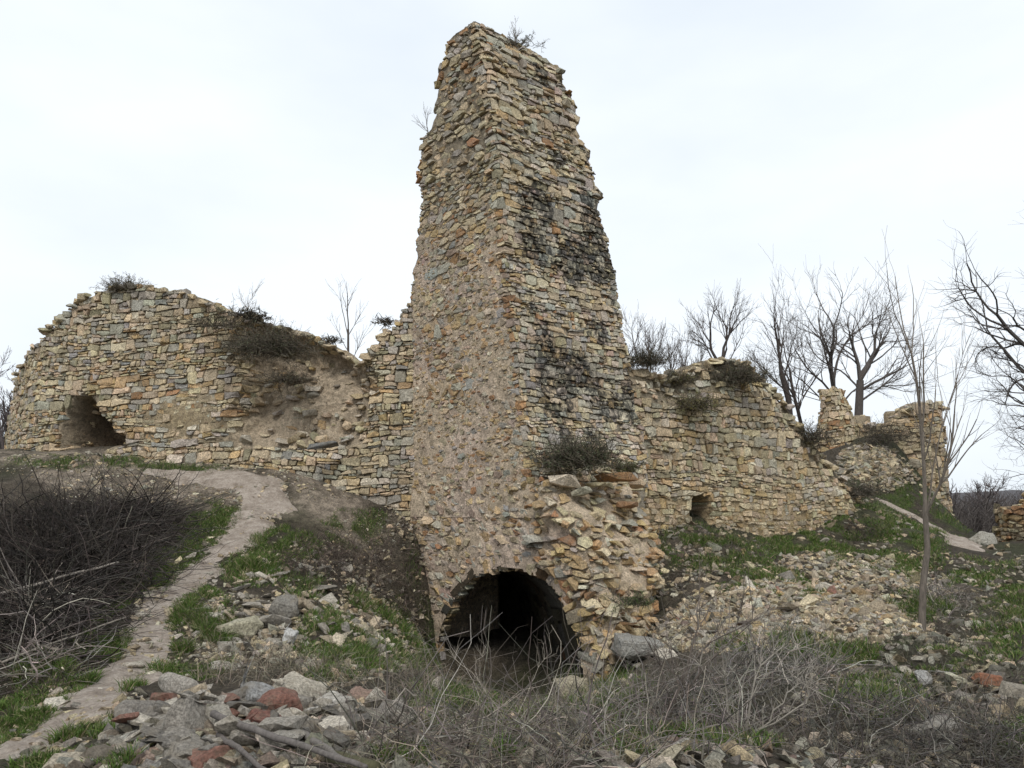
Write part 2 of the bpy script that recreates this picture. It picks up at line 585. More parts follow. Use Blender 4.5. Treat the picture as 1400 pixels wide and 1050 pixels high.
class Stones:
    """collects the stones of one thing; the 300 largest in view become parts of their own, the rest one joined part"""
    def __init__(self):
        self.items = []      # (weight, V, T, tint rgba)
    def add(self, surf, cells, rng, tintf, depth=(0.0, 0.03), bury=0.16, tilt=0.05, bev=(0.006, 0.026), keep=None, inset=(0.04, 0.11), rag=None, dfun=None, valpha=None):
        if not cells: return
        cen = np.array([c.mean(0) for c in cells]); ar = np.array([area2(c) for c in cells])
        ok = (ar > 0.0012) & np.array([np.ptp(c[:, 0]) < 0.95 and np.ptp(c[:, 1]) < 0.6 for c in cells])
        if keep is not None:
            ok &= keep(cen[:, 0], cen[:, 1])
        idx = np.nonzero(ok)[0]
        if not len(idx): return
        tints = tintf(cen[idx, 0], cen[idx, 1], rng)
        base_d = dfun(cen[idx, 0], cen[idx, 1]) if dfun is not None else np.zeros(len(idx))
        U, Z, D, rec = [], [], [], []
        for k, i in enumerate(idx):
            p = rough_poly(cells[i], rng); n = len(p); c = p.mean(0)
            size = math.sqrt(ar[i])
            dm, ds = depth
            if rag is not None:
                ds = ds + float(rag(c[0], c[1]))
            d = dm + base_d[k] + rng.normal(0, ds)
            gu, gz = rng.normal(0, tilt, 2)
            bv = min(rng.uniform(*bev), size * 0.3)
            ins = rng.uniform(*inset)
            r0 = c + (p - c) * 0.92
            r2 = c + (p - c) * (1 - ins) + rng.normal(0, size * 0.03, p.shape)
            def dep(q, base): return base + gu * (q[:, 0] - c[0]) + gz * (q[:, 1] - c[1])
            d0 = np.full(n, -bury); d1 = dep(p, d - bv) + rng.normal(0, bv * .35, n); d2 = dep(r2, d) + rng.normal(0, .006 + .02 * size, n)
            cc = c + rng.normal(0, size * 0.10, 2)
            U += [r0[:, 0], p[:, 0], r2[:, 0], cc[:1]]; Z += [r0[:, 1], p[:, 1], r2[:, 1], cc[1:]]
            D += [d0, d1, d2, np.array([d + rng.uniform(-.004, .05) * size])]
            rec.append(n)
        U = np.concatenate(U); Z = np.concatenate(Z); D = np.concatenate(D)
        P = surf.map(U, Z, D)
        AL = valpha(U, P) if valpha is not None else None
        o = 0
        for k, n in enumerate(rec):
            m = 3 * n + 1
            V = P[o:o + m]
            tk = np.tile(tints[k], (m, 1))
            if AL is not None: tk[:, 3] = AL[o:o + m]
            o += m
            a = np.arange(n); b = (a + 1) % n
            T = np.concatenate([np.c_[a, b, n + b], np.c_[a, n + b, n + a], np.c_[n + a, n + b, 2 * n + b],
                                np.c_[n + a, 2 * n + b, 2 * n + a], np.c_[2 * n + a, 2 * n + b, np.full(n, 3 * n)]])
            self.push(V, T, tk, n)
    def push(self, V, T, tint, n=None):
        c = V.mean(0) - CAM
        dist = np.linalg.norm(c)
        # projected size of the outline
        ring = V[2 * n:3 * n] if n else V
        if n:
            nrm = np.zeros(3)
            for i in range(1, n - 1):
                nrm += np.cross(ring[i] - ring[0], ring[i + 1] - ring[0])
            w = max(0.0, -np.dot(nrm, c)) / dist ** 3
        else:
            e = V.max(0) - V.min(0); w = e[2] * max(e[0], e[1]) * 0.5 / dist ** 2
        self.items.append((w, V, T, tint))
    def build(self, parent, limit=300, name='stone', rest_name='small_stones', mat=None):
        mat = mat or M_STONE
        self.items.sort(key=lambda t: -t[0])
        for w, V, T, c in self.items[:limit]:
            world_obj(name, V, T, mat, c if np.ndim(c) == 2 else np.tile(c, (len(V), 1)), parent, origin=V.mean(0))
        rest = self.items[limit:]
        if rest:
            o, Vs, Ts, Cs = 0, [], [], []
            for w, V, T, c in rest:
                Vs.append(V); Ts.append(T + o); Cs.append(c if np.ndim(c) == 2 else np.tile(c, (len(V), 1))); o += len(V)
            world_obj(rest_name, np.vstack(Vs), np.vstack(Ts), mat, np.vstack(Cs), parent, kind='stuff')

PAL = {
    'ochre': (0.435, 0.31, 0.165), 'tan': (0.475, 0.38, 0.25), 'grey': (0.375, 0.34, 0.275), 'blue': (0.31, 0.295, 0.26),
    'rust': (0.335, 0.19, 0.095), 'pale': (0.52, 0.455, 0.345), 'buff': (0.50, 0.41, 0.27), 'olive': (0.32, 0.275, 0.18), 'rose': (0.37, 0.28, 0.22),
}
def pick(rng, n, **w):
    ks = list(w); p = np.array([w[k] for k in ks], float); p /= p.sum()
    i = rng.choice(len(ks), n, p=p)
    c = np.array([PAL[k] for k in ks])[i]
    c = c * 1.10 * rng.uniform(0.72, 1.26, (n, 1)) * rng.uniform(0.95, 1.05, (n, 3))
    return np.c_[c, np.full(n, 1.2)]

# ------------------------------------------------------------------ rocks
def hull_rock(rng, npts=14, flat=0.55, long=1.3, cuts=2.6):
    P = rng.normal(size=(npts, 3)); P /= np.linalg.norm(P, axis=1)[:, None]
    P = np.sign(P) * np.abs(P) ** (1 / cuts * 1.6)
    P *= rng.uniform(0.82, 1.0, (npts, 1))
    P *= np.array([long, 1.0, flat]) * 0.5
    bm = bmesh.new()
    for p in P: bm.verts.new(p)
    r = bmesh.ops.convex_hull(bm, input=bm.verts)
    junk = [v for v in bm.verts if not v.link_faces]
    bmesh.ops.delete(bm, geom=junk, context='VERTS')
    bmesh.ops.triangulate(bm, faces=bm.faces)
    bmesh.ops.recalc_face_normals(bm, faces=bm.faces)
    bm.verts.index_update()
    V = np.array([v.co[:] for v in bm.verts]); T = np.array([[v.index for v in f.verts] for f in bm.faces])
    bm.free()
    return V, T
RK = np.random.RandomState(3)
ROCKS = [hull_rock(RK, RK.randint(13, 19), RK.uniform(.4, .8), RK.uniform(1.0, 1.7)) for _ in range(26)]
SMALL = [hull_rock(RK, 9, RK.uniform(.35, .75), RK.uniform(1.0, 1.7)) for _ in range(18)]
ROCK_ME = [mesh_np('loose_stone', V, T, M_ROCK) for V, T in ROCKS]

def rot_m(rx, ry, rz):
    return np.array((Matrix.Rotation(rz, 3, 'Z') @ Matrix.Rotation(ry, 3, 'Y') @ Matrix.Rotation(rx, 3, 'X')))

def rock_mass(name, pts, sizes, tints, rng, parent=None, lib=SMALL, tiltv=0.35, sink=0.32, mat=None):
    Vs, Ts, Cs, o = [], [], [], 0
    for p, s, c in zip(pts, sizes, tints):
        V, T = lib[rng.randint(len(lib))]
        R = rot_m(rng.normal(0, tiltv), rng.normal(0, tiltv), rng.uniform(0, 6.28))
        W = (V * s) @ R.T
        W = W + np.array(p) + np.array([0, 0, -W[:, 2].min() - sink * s])
        Vs.append(W); Ts.append(T + o); Cs.append(np.tile(c, (len(W), 1))); o += len(W)
    return world_obj(name, np.vstack(Vs), np.vstack(Ts), mat or M_ROCKS, np.vstack(Cs), parent, kind='stuff')

# ------------------------------------------------------------------ surfaces
class Prism:
    """block with a corner towards the viewer: edges A (corner), B (left end), C (right end) given in the photograph on the two face planes"""
    def __init__(self, Apx, Bpx, Cpx, zlo, zhi, smooth=0.07, back=None, seed=1):
        nL = -E_R
        def on_left(px, py):
            r = ray(px, py)
            k = np.dot(A0 - CAM[:2], nL) / np.dot(r[:2], nL)
            P = CAM + r * k
            return np.dot(P[:2] - A0, E_L), P[2]
        a = np.array(sorted([on_left(*q)[::-1] for q in Apx])); b = np.array(sorted([on_left(*q)[::-1] for q in Bpx]))
        self.za, self.ta = a[:, 0], a[:, 1]; self.zb, self.tb = b[:, 0], b[:, 1]
        c = []
        nR = -E_L
        for px, py in Cpx:
            z = 2.0
            r = ray(px, py)
            for _ in range(30):
                A = self.A(np.array([z]))[0]
                k = np.dot(A - CAM[:2], nR) / np.dot(r[:2], nR)
                P = CAM + r * k
                z = 0.5 * z + 0.5 * P[2]
            c.append((z, max(0.02, np.dot(P[:2] - A, E_R))))
        c = np.array(sorted(c)); self.zc, self.wc = c[:, 0], c[:, 1]
        self.zlo, self.zhi, self.sm, self.back, self.seed = zlo, zhi, smooth, back, seed
    def A(self, z): return A0 + np.outer(np.interp(z, self.za, self.ta), E_L)
    def lB(self, z): return np.maximum(np.interp(z, self.zb, self.tb) - np.interp(z, self.za, self.ta) + self.rag * self.jag(z, 3), 0.03)
    rag = 0.0
    def jag(self, z, sd):
        z = np.asarray(z, float); o = np.zeros_like(z)
        return vnoise(np.c_[z * 3.1 + sd * 7, o, o], sd) + .7 * vnoise(np.c_[z * 8.3, o + sd, o], sd + 1)
    def w(self, z): return np.maximum(np.interp(z, self.zc, self.wc) + self.rag * self.jag(z, 9), 0.02)
    def bd(self, z):
        return self.w(z) if self.back is None else np.full(len(z), self.back)
    def D(self, z):
        return self.A(z) + self.lB(z)[:, None] * E_L + self.bd(z)[:, None] * E_R
    def line(self, u, z):
        A = self.A(z); lB = self.lB(z); w = self.w(z); D = self.D(z)
        B = A + lB[:, None] * E_L; C = A + w[:, None] * E_R
        cd = D - C; lcd = np.linalg.norm(cd, axis=1); cd = cd / np.maximum(lcd, 1e-6)[:, None]
        s = -u
        P = np.where((s > lB)[:, None], B + (s - lB)[:, None] * E_R, A + s[:, None] * E_L)
        N = np.where((s > lB)[:, None], E_L, -E_R)
        Pr = np.where((u > w)[:, None], C + (u - w)[:, None] * cd, A + u[:, None] * E_R)
        Nr = np.where((u > w)[:, None], np.c_[cd[:, 1], -cd[:, 0]], -E_L)
        f = (u >= 0)[:, None]
        return np.where(f, Pr, P), np.where(f, Nr, N)
    def base(self, u, z):
        P = 0; N = 0
        for k in (-1, -.5, 0, .5, 1):
            p, n = self.line(u + k * self.sm, z); P = P + p; N = N + n
        N = N / np.linalg.norm(N, axis=1)[:, None]
        return P / 5, N
    def off(self, P, u, z): return 0.05 * fbm(P, 0.9, 3, self.seed + 30)
    def map(self, u, z, d):
        u = np.asarray(u, float); z = np.asarray(z, float)
        P, N = self.base(u, z)
        P3 = np.c_[P, z]
        o = self.off(P3, u, z) + d
        return np.c_[P + N * o[:, None], z]
    def core(self, mortar, tintf, drop=None, nL=96, nR=64, nS=18, dz=0.045):
        zs = np.arange(self.zlo, self.zhi + dz, dz)
        ks = np.concatenate([np.linspace(-2, -1, nS, endpoint=False), np.linspace(-1, 0, nL, endpoint=False),
                             np.linspace(0, 1, nR, endpoint=False), np.linspace(1, 2, nS)])
        K, Z = np.meshgrid(ks, zs); K = K.ravel(); Z = Z.ravel()
        lB, w, bd = self.lB(Z), self.w(Z), self.bd(Z)
        lcd = np.linalg.norm(self.D(Z) - (self.A(Z) + w[:, None] * E_R), axis=1)
        u = np.where(K < -1, -lB - (-1 - K) * bd, np.where(K < 0, K * lB, np.where(K <= 1, K * w, w + (K - 1) * lcd)))
        P = self.map(u, Z, np.zeros(len(u)))
        d = mortar(u, Z, P)
        P = self.map(u, Z, d)
        n, m = len(ks), len(zs)
        i = np.arange(n * m).reshape(m, n)
        a, b, c, e = i[:-1, :], np.roll(i, -1, 1)[:-1, :], np.roll(i, -1, 1)[1:, :], i[1:, :]
        Q = np.stack([a, b, c, e], -1).reshape(-1, 4)
        if drop is not None:
            uc = u[Q].mean(1); zc = Z[Q].mean(1)
            kk = K[Q]
            Q = Q[~(drop(uc, zc) & (kk.max(1) < 0.02) & (kk.min(1) > -1.01)) & ~((kk.min(1) > 1.25) & (zc < 0.9))]   # the vault runs on through the back
        T = np.concatenate([Q[:, [0, 1, 2]], Q[:, [0, 2, 3]]])
        # cap
        top = i[-1]; cidx = len(P)
        P = np.vstack([P, P[top].mean(0) + [0, 0, 0.03]])
        T = np.vstack([T, np.c_[top, np.roll(top, -1), np.full(n, cidx)]])
        tint = tintf(np.r_[u, 0], np.r_[Z, Z[-1]], P)
        return P, T, tint

class Wall:
    """wall along a plan curve [(px, depth)] with a ragged top outline given in the photograph"""
    def __init__(self, plan, top, zlo, thick=1.3, seed=1, top_is_z=False):
        C = np.array(plan, float)          # world xy points
        # smooth resample
        t = np.r_[0, np.cumsum(np.linalg.norm(np.diff(C, axis=0), axis=1))]
        ss = np.linspace(0, t[-1], 400)
        X = np.c_[np.interp(ss, t, C[:, 0]), np.interp(ss, t, C[:, 1])]
        k = np.ones(31) / 31
        Xp = np.vstack([X[0] + (X[0] - X[1:16])[::-1], X, X[-1] + (X[-1] - X[-16:-1])[::-1]])
        X = np.c_[np.convolve(Xp[:, 0], k, 'valid'), np.convolve(Xp[:, 1], k, 'valid')]
        self.s = np.r_[0, np.cumsum(np.linalg.norm(np.diff(X, axis=0), axis=1))]
        self.X = X; self.L = self.s[-1]
        tg = np.gradient(X, axis=0); tg /= np.linalg.norm(tg, axis=1)[:, None]
        self.N = np.c_[tg[:, 1], -tg[:, 0]]            # towards the viewer when s runs to the right
        self.zlo, self.thick, self.seed = zlo, thick, seed
        self.ratio = X[:, 0] / X[:, 1]
        if top_is_z:
            q = np.array(top, float)
        else:
            q = np.array([self.find(*p) for p in top])
        q = q[np.argsort(q[:, 0])]
        self.qs, self.qz = q[:, 0], q[:, 1]
        self.field = None
    def find(self, px, py):
        r = ray(px, py)
        k = r[0] / r[1]
        s = np.interp(k, self.ratio, self.s)
        y = np.interp(s, self.s, self.X[:, 1])
        return s, EYE + r[2] / r[1] * y
    def top(self, s): return np.interp(s, self.qs, self.qz)
    def base(self, u):
        P = np.c_[np.interp(u, self.s, self.X[:, 0]), np.interp(u, self.s, self.X[:, 1])]
        N = np.c_[np.interp(u, self.s, self.N[:, 0]), np.interp(u, self.s, self.N[:, 1])]
        N /= np.linalg.norm(N, axis=1)[:, None]
        return P, N
    def map(self, u, z, d):
        u = np.asarray(u, float); z = np.asarray(z, float)
        P, N = self.base(u)
        o = 0.06 * fbm(np.c_[P, z], 0.7, 3, self.seed + 40) + d
        if self.field is not None: o = o + self.field(u, z)
        return np.c_[P + N * o[:, None], z]
    def core(self, mortar, tintf, du=0.05, dz=0.05):
        ns = int(self.L / du); us = np.linspace(0, self.L, ns)
        hmax = self.qz.max() - self.zlo
        nz_ = int(hmax / dz)
        ks = np.linspace(0, 1, nz_)
        U, K = np.meshgrid(us, ks, indexing='ij'); U = U.ravel(); K = K.ravel()
        tz = self.top(U) - 0.03
        Z = self.zlo + K * (tz - self.zlo)
        P0 = self.map(U, Z, np.zeros(len(U)))
        F = self.map(U, Z, mortar(U, Z, P0))
        tint = tintf(U, Z, P0)
        # top and back: rows going back over the thickness, then down
        bk = []
        nb = 10
        tb = np.linspace(0, 1, nb)[1:]
        Pb, Nb = self.base(us)
        ft = F.reshape(ns, nz_, 3)[:, -1]
        for t in tb:
            q = np.c_[Pb - Nb * (self.thick * t), self.top(us) - 0.03]
            w = np.minimum(1, t * 3)[..., None] if np.ndim(t) else min(1, t * 3)
            q[:, :2] = ft[:, :2] * (1 - t) + (Pb - Nb * self.thick) * t
            q[:, 2] += 0.18 * math.sin(t * math.pi) * (0.4 + fbm(q, 1.3, 3, 6)) + 0.06 * fbm(q, 4, 3, 9)
            bk.append(q)
        q = np.c_[Pb - Nb * self.thick, np.full(ns, self.zlo)]
        bk.append(q)
        back = np.stack(bk, 1)                         # ns, nb, 3
        G = np.concatenate([F.reshape(ns, nz_, 3), back], 1)
        n, m = G.shape[:2]
        i = np.arange(n * m).reshape(n, m)
        Q = np.stack([i[:-1, :-1], i[1:, :-1], i[1:, 1:], i[:-1, 1:]], -1).reshape(-1, 4)
        T = np.concatenate([Q[:, [0, 1, 2]], Q[:, [0, 2, 3]]])
        # end caps as fans
        V = G.reshape(-1, 3)
        for e, sg in ((0, 1), (n - 1, -1)):
            c = len(V); V = np.vstack([V, V[i[e]].mean(0)])
            lp = i[e]; nx = np.roll(lp, -1)
            T = np.vstack([T, np.c_[lp, nx, np.full(m, c)] if sg > 0 else np.c_[nx, lp, np.full(m, c)]])
        tt = np.concatenate([tint.reshape(ns, nz_, 4), np.tile(tint.reshape(ns, nz_, 4)[:, -1:], (1, back.shape[1], 1))], 1).reshape(-1, 4)
        tt = np.vstack([tt, tt[:1], tt[-1:]])
        return V, T, tt

def rgba(c, n, a=1.2):
    return np.tile(np.r_[c, a], (n, 1)).astype(float)

# ------------------------------------------------------------------ the tower
TOWER = thing('ruined_tower', 'tall tapering ruined rubble stone tower stump with dark arched vault at its foot', 'tower', (0.4, 13.4, -1.2))
ts = Stones()
rt = np.random.RandomState(21)
U_A = [(744, 700), (738, 640), (722, 575), (711, 518), (706, 450), (698, 400), (691, 353), (686, 290), (683, 229), (675, 170), (668, 110), (660, 63), (648, 25)]
U_B = [(556, 760), (557, 640), (560, 500), (564, 400), (569, 330), (572, 240), (577, 188), (588, 178), (593, 130), (599, 100), (608, 55), (625, 40), (646, 24)]
U_C = [(884, 690), (882, 600), (866, 520), (858, 460), (848, 400), (840, 355), (828, 310), (822, 270), (810, 225), (807, 203), (792, 190), (788, 150), (770, 112), (768, 98), (738, 72), (702, 46), (650, 25)]
up = Prism(U_A, U_B, U_C, 1.5, 0, smooth=0.08, seed=1)
up.zhi = up.za.max() - 0.02
up.rag = 0.075
B_A = [(748, 640), (756, 668), (776, 705), (800, 760), (818, 820), (832, 880), (838, 960), (840, 1040)]
B_B = [(548, 640), (548, 760), (548, 900), (548, 1040)]
B_C = [(876, 640), (886, 680), (898, 715), (905, 770), (906, 830), (900, 900), (900, 1040)]
lo = Prism(B_A, B_B, B_C, -1.7, 2.02, smooth=0.28, back=2.5, seed=2)

ARCH_PX = [(597, 960), (597, 905), (600, 872), (609, 840), (624, 812), (648, 788), (680, 776), (712, 778), (742, 790), (764, 812), (780, 845), (791, 880), (799, 925), (801, 960)]
def left_tz(px, py):
    r = ray(px, py); nL = -E_R
    k = np.dot(A0 - CAM[:2], nL) / np.dot(r[:2], nL)
    P = CAM + r * k
    return np.array([np.dot(P[:2] - A0, E_L), P[2]])
ARCH = np.array([left_tz(*q) for q in ARCH_PX])        # (t, z)
ARCH[0, 1] = ARCH[-1, 1] = -1.9
acen = np.array([(ARCH[3, 0] + ARCH[-4, 0]) / 2, -0.55])
ARCH_BIG = acen + (ARCH - acen) * 1.13
def arch_in(u, z, poly=ARCH):
    t = np.interp(z, lo.za, lo.ta) - u
    return inpoly(t, z, poly) & (u < 0.15)

rough_zone = lambda u, z: sstep(-1.5, -0.3, u)         # broken corner of the foot
def lo_off(P, u, z):
    k = sstep(-1.6, -0.2, u)
    return 0.05 * fbm(P, 0.9, 3, 31) + k * (0.20 * fbm(P, 1.5, 3, 61) - 0.02)
lo.off = lo_off

def cover(P):          # how far mortar covers the stones of the left face
    c = 0.5 + 1.1 * fbm(P, 0.75, 4, 71)
    c = c + 0.16 + 0.40 * (1 - sstep(1.0, 5.2, P[:, 2])) + 0.15 * np.exp(-((P[:, 2] - 5.5) / 1.4) ** 2) - 0.5 * sstep(6.2, 8.2, P[:, 2])
    return np.clip(c, 0, 1)
def mortar_tower(u, z, P):
    left = 1 - sstep(-0.35, -0.02, u)
    c = cover(P)
    mL = -0.040 + 0.054 * c
    mR = -0.062 + 0.03 * fbm(P, 1.2, 3, 12)
    fine = 0.030 * fbm(P, 7, 4, 15) + 0.016 * fbm(P, 22, 2, 18)
    return left * mL + (1 - left) * mR + fine
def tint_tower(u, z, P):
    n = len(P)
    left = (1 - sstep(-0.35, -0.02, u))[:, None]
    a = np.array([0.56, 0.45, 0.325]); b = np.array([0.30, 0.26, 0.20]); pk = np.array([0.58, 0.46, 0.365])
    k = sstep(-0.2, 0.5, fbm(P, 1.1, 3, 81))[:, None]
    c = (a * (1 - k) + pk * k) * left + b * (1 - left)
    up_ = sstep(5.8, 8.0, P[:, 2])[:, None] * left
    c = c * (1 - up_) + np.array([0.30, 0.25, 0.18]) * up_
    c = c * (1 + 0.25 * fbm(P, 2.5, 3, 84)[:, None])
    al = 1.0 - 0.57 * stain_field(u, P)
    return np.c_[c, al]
def stain_field(u, P):  # black lichen, runs down the right face in streaks
    right = sstep(0.12, 0.5, u)
    Q = P * np.array([1, 1, 0.75])
    s = 1.25 * fbm(Q, 1.9, 5, 133, .6)
    band = np.exp(-((P[:, 2] - 6.9) / 1.2) ** 2) * 0.36 + np.exp(-((P[:, 2] - 3.9) / 1.0) ** 2) * 0.26 + np.exp(-((P[:, 2] - 8.9) / 0.9) ** 2) * 0.22
    return right * np.clip(sstep(-0.26, 0.34, s + band - 0.10), 0, 1)

def tint_up(u, z, rng):
    n = len(u)
    P = up.map(u, z, np.zeros(n))
    L = pick(rng, n, ochre=3.8, tan=3, grey=2.0, blue=.7, rust=1.5, pale=1.2, olive=1.2, rose=.9)
    R = pick(rng, n, pale=3, buff=2.6, grey=3.4, tan=2, ochre=.7, blue=.7, rose=.4, rust=.25)
    T = pick(rng, n, tan=3, grey=3, olive=1.5, buff=2, ochre=1.2, rust=.8)
    hi = sstep(6.0, 8.0, z + 0.5 * rng.normal(size=n)) > .5
    c = np.where((u > 0.02)[:, None], R, np.where(hi[:, None], T, L))
    c[:, 3] = 1.0 - 0.55 * stain_field(u, P) + rng.normal(0, .06, n)
    return c
def keep_up(u, z):
    lB, w = up.lB(z), up.w(z)
    return (-u < lB + 0.30) & (u < w + 0.45) & (z < up.zhi - 0.05) & (z > 1.95)
cells = [c for c in power_cells(-6.0, 0.4, 1.7, up.zhi + .4, 0.124, rt, joint=0.026, jit=.3, aspect=(.9, 3.0)) if c[:, 0].mean() < -0.30]
cells += [c for c in course_cells(-0.75, 3.6, 1.9, up.zhi, 0.096, rt) if c[:, 0].mean() > -0.30]
ragf = lambda u, z: 0.007 * (u > 0) + 0.016 * (z > 7.8)
ts.add(up, cells, rt, tint_up, depth=(-0.004, 0.008), keep=keep_up, rag=ragf, valpha=lambda u, P: 1.0 - 0.55 * stain_field(u, P))
chips = [c for c in power_cells(-4.2, -0.1, 1.9, 8.0, 0.06, rt, joint=0.02) if rt.rand() < .5]
ts.add(up, chips, rt, tint_up, depth=(0.010, 0.006), keep=lambda u, z: keep_up(u, z) & (-u < up.lB(z)), bev=(.004, .012), bury=.05,
       dfun=lambda u, z: mortar_tower(u, z, up.map(u, z, np.zeros(len(u)))))
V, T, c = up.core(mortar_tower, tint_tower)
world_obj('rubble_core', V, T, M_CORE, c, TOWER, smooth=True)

# the foot: mortared face with the arch, broken corner to the right
def mortar_foot(u, z, P):
    m = mortar_tower(np.minimum(u, -0.5), z, P)
    k = sstep(-1.5, -0.4, u)
    return m * (1 - k) + k * (-0.02 + 0.10 * fbm(P, 3.0, 4, 19)) - 0.015
def tint_foot(u, z, P):
    c = tint_tower(np.minimum(u, -0.5), z, P)
    return c
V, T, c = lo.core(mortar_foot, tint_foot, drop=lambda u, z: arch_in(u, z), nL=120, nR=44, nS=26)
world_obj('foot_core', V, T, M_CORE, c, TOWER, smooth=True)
def tint_lo(u, z, rng):
    n = len(u)
    L = pick(rng, n, ochre=2.6, tan=3, grey=2.0, blue=1.2, rust=1.2, pale=1.2, rose=1)
    R = pick(rng, n, tan=3, buff=2, pale=1.0, grey=2, rust=1.1, ochre=2.5)
    return np.where((u > -0.9)[:, None], R, L)
def keep_lo(u, z):
    return (-u < lo.lB(z) - 0.02) & (u < lo.w(z) + 1.2) & ~arch_in(u, z, ARCH_BIG) & (z > -1.3) & (z < 2.04)
cells = power_cells(-4.6, 3.0, -1.7, 2.35, 0.122, rt, joint=0.026, jit=0.3, aspect=(.9, 3.0))
ts.add(lo, cells, rt, tint_lo, depth=(0.0, 0.012), keep=keep_lo, rag=lambda u, z: 0.05 * float(u > -1.1), tilt=0.2)
# voussoirs: thin slabs standing radially round the arch
vc = []
arc = ARCH[1:-1]
sl = np.r_[0, np.cumsum(np.linalg.norm(np.diff(arc, axis=0), axis=1))]
s = 0.0
def arc_at(s):
    return np.array([np.interp(s, sl, arc[:, 0]), np.interp(s, sl, arc[:, 1])])
while s < sl[-1] - 0.1:
    w = rt.uniform(0.05, 0.20)
    p0, p1 = arc_at(s + 0.008), arc_at(s + w - 0.008)
    n0 = (p0 - acen) / np.linalg.norm(p0 - acen); n1 = (p1 - acen) / np.linalg.norm(p1 - acen)
    ln = rt.uniform(0.12, 0.40)
    q = np.array([p0 - n0 * rt.uniform(-.02, .09), p1 - n1 * rt.uniform(-.02, .09), p1 + n1 * (ln + rt.uniform(-.05, .05)), p0 + n0 * (ln + rt.uniform(-.05, .05))])
    q[:, 0] = np.interp(q[:, 1], lo.za, lo.ta) - q[:, 0]
    vc.append(q); s += w
vst = Stones(); vin = Stones()
vst.add(lo, vc, rt, lambda u, z, r: pick(r, len(u), blue=2, grey=2.4, tan=2.5, ochre=2, rust=.6, olive=1), depth=(-0.015, 0.018), bury=0.18)
# the vault behind the arch
nA = 60
sv = np.linspace(0, sl[-1], nA)
arcd = np.array([arc_at(q) for q in sv])
class Vault:
    def map(self, u, z, d):     # u along the arch, z into the block
        u = np.asarray(u, float); z = np.maximum(np.asarray(z, float), 0.0)
        q = np.c_[np.interp(u, sl, arc[:, 0]), np.interp(u, sl, arc[:, 1])]
        c = np.array([acen[0] + 0.15, -0.4])
        n = q - c; n /= np.linalg.norm(n, axis=1)[:, None]
        q = c + (q - c) * (1 - 0.07 * z)[:, None] - n * d[:, None]
        P = A0 + q[:, :1] * E_L + (z * 2.9)[:, None] * V_AX
        return np.c_[P, q[:, 1] - 0.10 * z]
V_AX = np.array([-0.10, 0.995])
vault = Vault()
zs = np.linspace(-0.02, 2.0, 40)
U, Z = np.meshgrid(np.linspace(0, sl[-1], 90), zs); U = U.ravel(); Z = Z.ravel()
P = vault.map(U, Z, np.zeros(len(U)))
P = vault.map(U, Z, -0.05 + 0.05 * fbm(P, 5, 3, 7))
n, m = 90, 40
i = np.arange(n * m).reshape(m, n)
Q = np.stack([i[:-1, :-1], i[:-1, 1:], i[1:, 1:], i[1:, :-1]], -1).reshape(-1, 4)
T = np.concatenate([Q[:, [0, 1, 2]], Q[:, [0, 2, 3]]])
last = i[-1]
P = np.vstack([P, P[last].mean(0)])
T = np.vstack([T, np.c_[last, np.roll(last, -1), np.full(n, len(P) - 1)]])
VAULT = world_obj('vault_lining', P, T, M_VAULT_SHADE, rgba((0.30, 0.25, 0.20), len(P)), TOWER, smooth=True)
cells = power_cells(0, sl[-1], 0.1, 1.95, 0.16, rt, joint=0.03)
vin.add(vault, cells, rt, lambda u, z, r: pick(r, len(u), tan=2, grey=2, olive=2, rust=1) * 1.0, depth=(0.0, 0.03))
# plan of the vault floor: the ground sinks to it
TUN.extend([tuple(A0 + t * E_L + d * E_R) for t, d in ((ARCH[0, 0] - 0.08, -0.06), (ARCH[-1, 0] + 0.08, -0.06), (ARCH[-1, 0] + .1, 0.0), (ARCH[0, 0] - .1, 0.0))])
TUN[2] = tuple(np.array(TUN[2]) + 5.8 * V_AX); TUN[3] = tuple(np.array(TUN[3]) + 5.8 * V_AX)

# capping stones on the top edge, ledge stones on the foot
def add_rock(st, p, size, tint, rng, lib=ROCKS, tiltv=0.25, long=None):
    V, T = lib[rng.randint(len(lib))]
    R = rot_m(rng.normal(0, tiltv), rng.normal(0, tiltv), rng.uniform(0, 6.28))
    W = (V * size) @ R.T + np.asarray(p, float)
    st.push(W, T, tint)
for k in range(170):
    z = rt.uniform(7.0, up.zhi - 0.05); side = rt.randint(2)
    if side:
        # top slope of the right face
        za = np.array([z]); P = (up.A(za) + up.w(za)[:, None] * E_R * rt.uniform(.85, 1.0) + E_L * rt.uniform(0, .9 * up.lB(za)[0]))[0]
        if z < 8.6: continue
    else:
        za = np.array([z]); P = (up.A(za) + up.lB(za)[:, None] * E_L * rt.uniform(.86, .96) + E_R * rt.uniform(.1, .9) * up.w(za)[:, None])[0]
    add_rock(ts, (P[0], P[1], z), rt.uniform(.16, .38), pick(rt, 1, tan=3, grey=4, olive=2, buff=1)[0], rt)
for px, py, d, s in ((772, 658, 12.75, .55), (842, 652, 13.3, .5), (815, 662, 13.0, .3), (868, 662, 13.6, .36), (752, 668, 12.9, .3), (795, 672, 12.7, .35), (858, 690, 13.2, .4)):
    V, T = ROCKS[rt.randint(len(ROCKS))]
    W = (V * np.array([s, s, s * .6])) @ rot_m(rt.normal(0, .12), rt.normal(0, .12), rt.uniform(-.5, .5)).T + pt(px, py, d)
    ts.push(W, T, pick(rt, 1, pale=2, tan=2, rust=.6)[0])
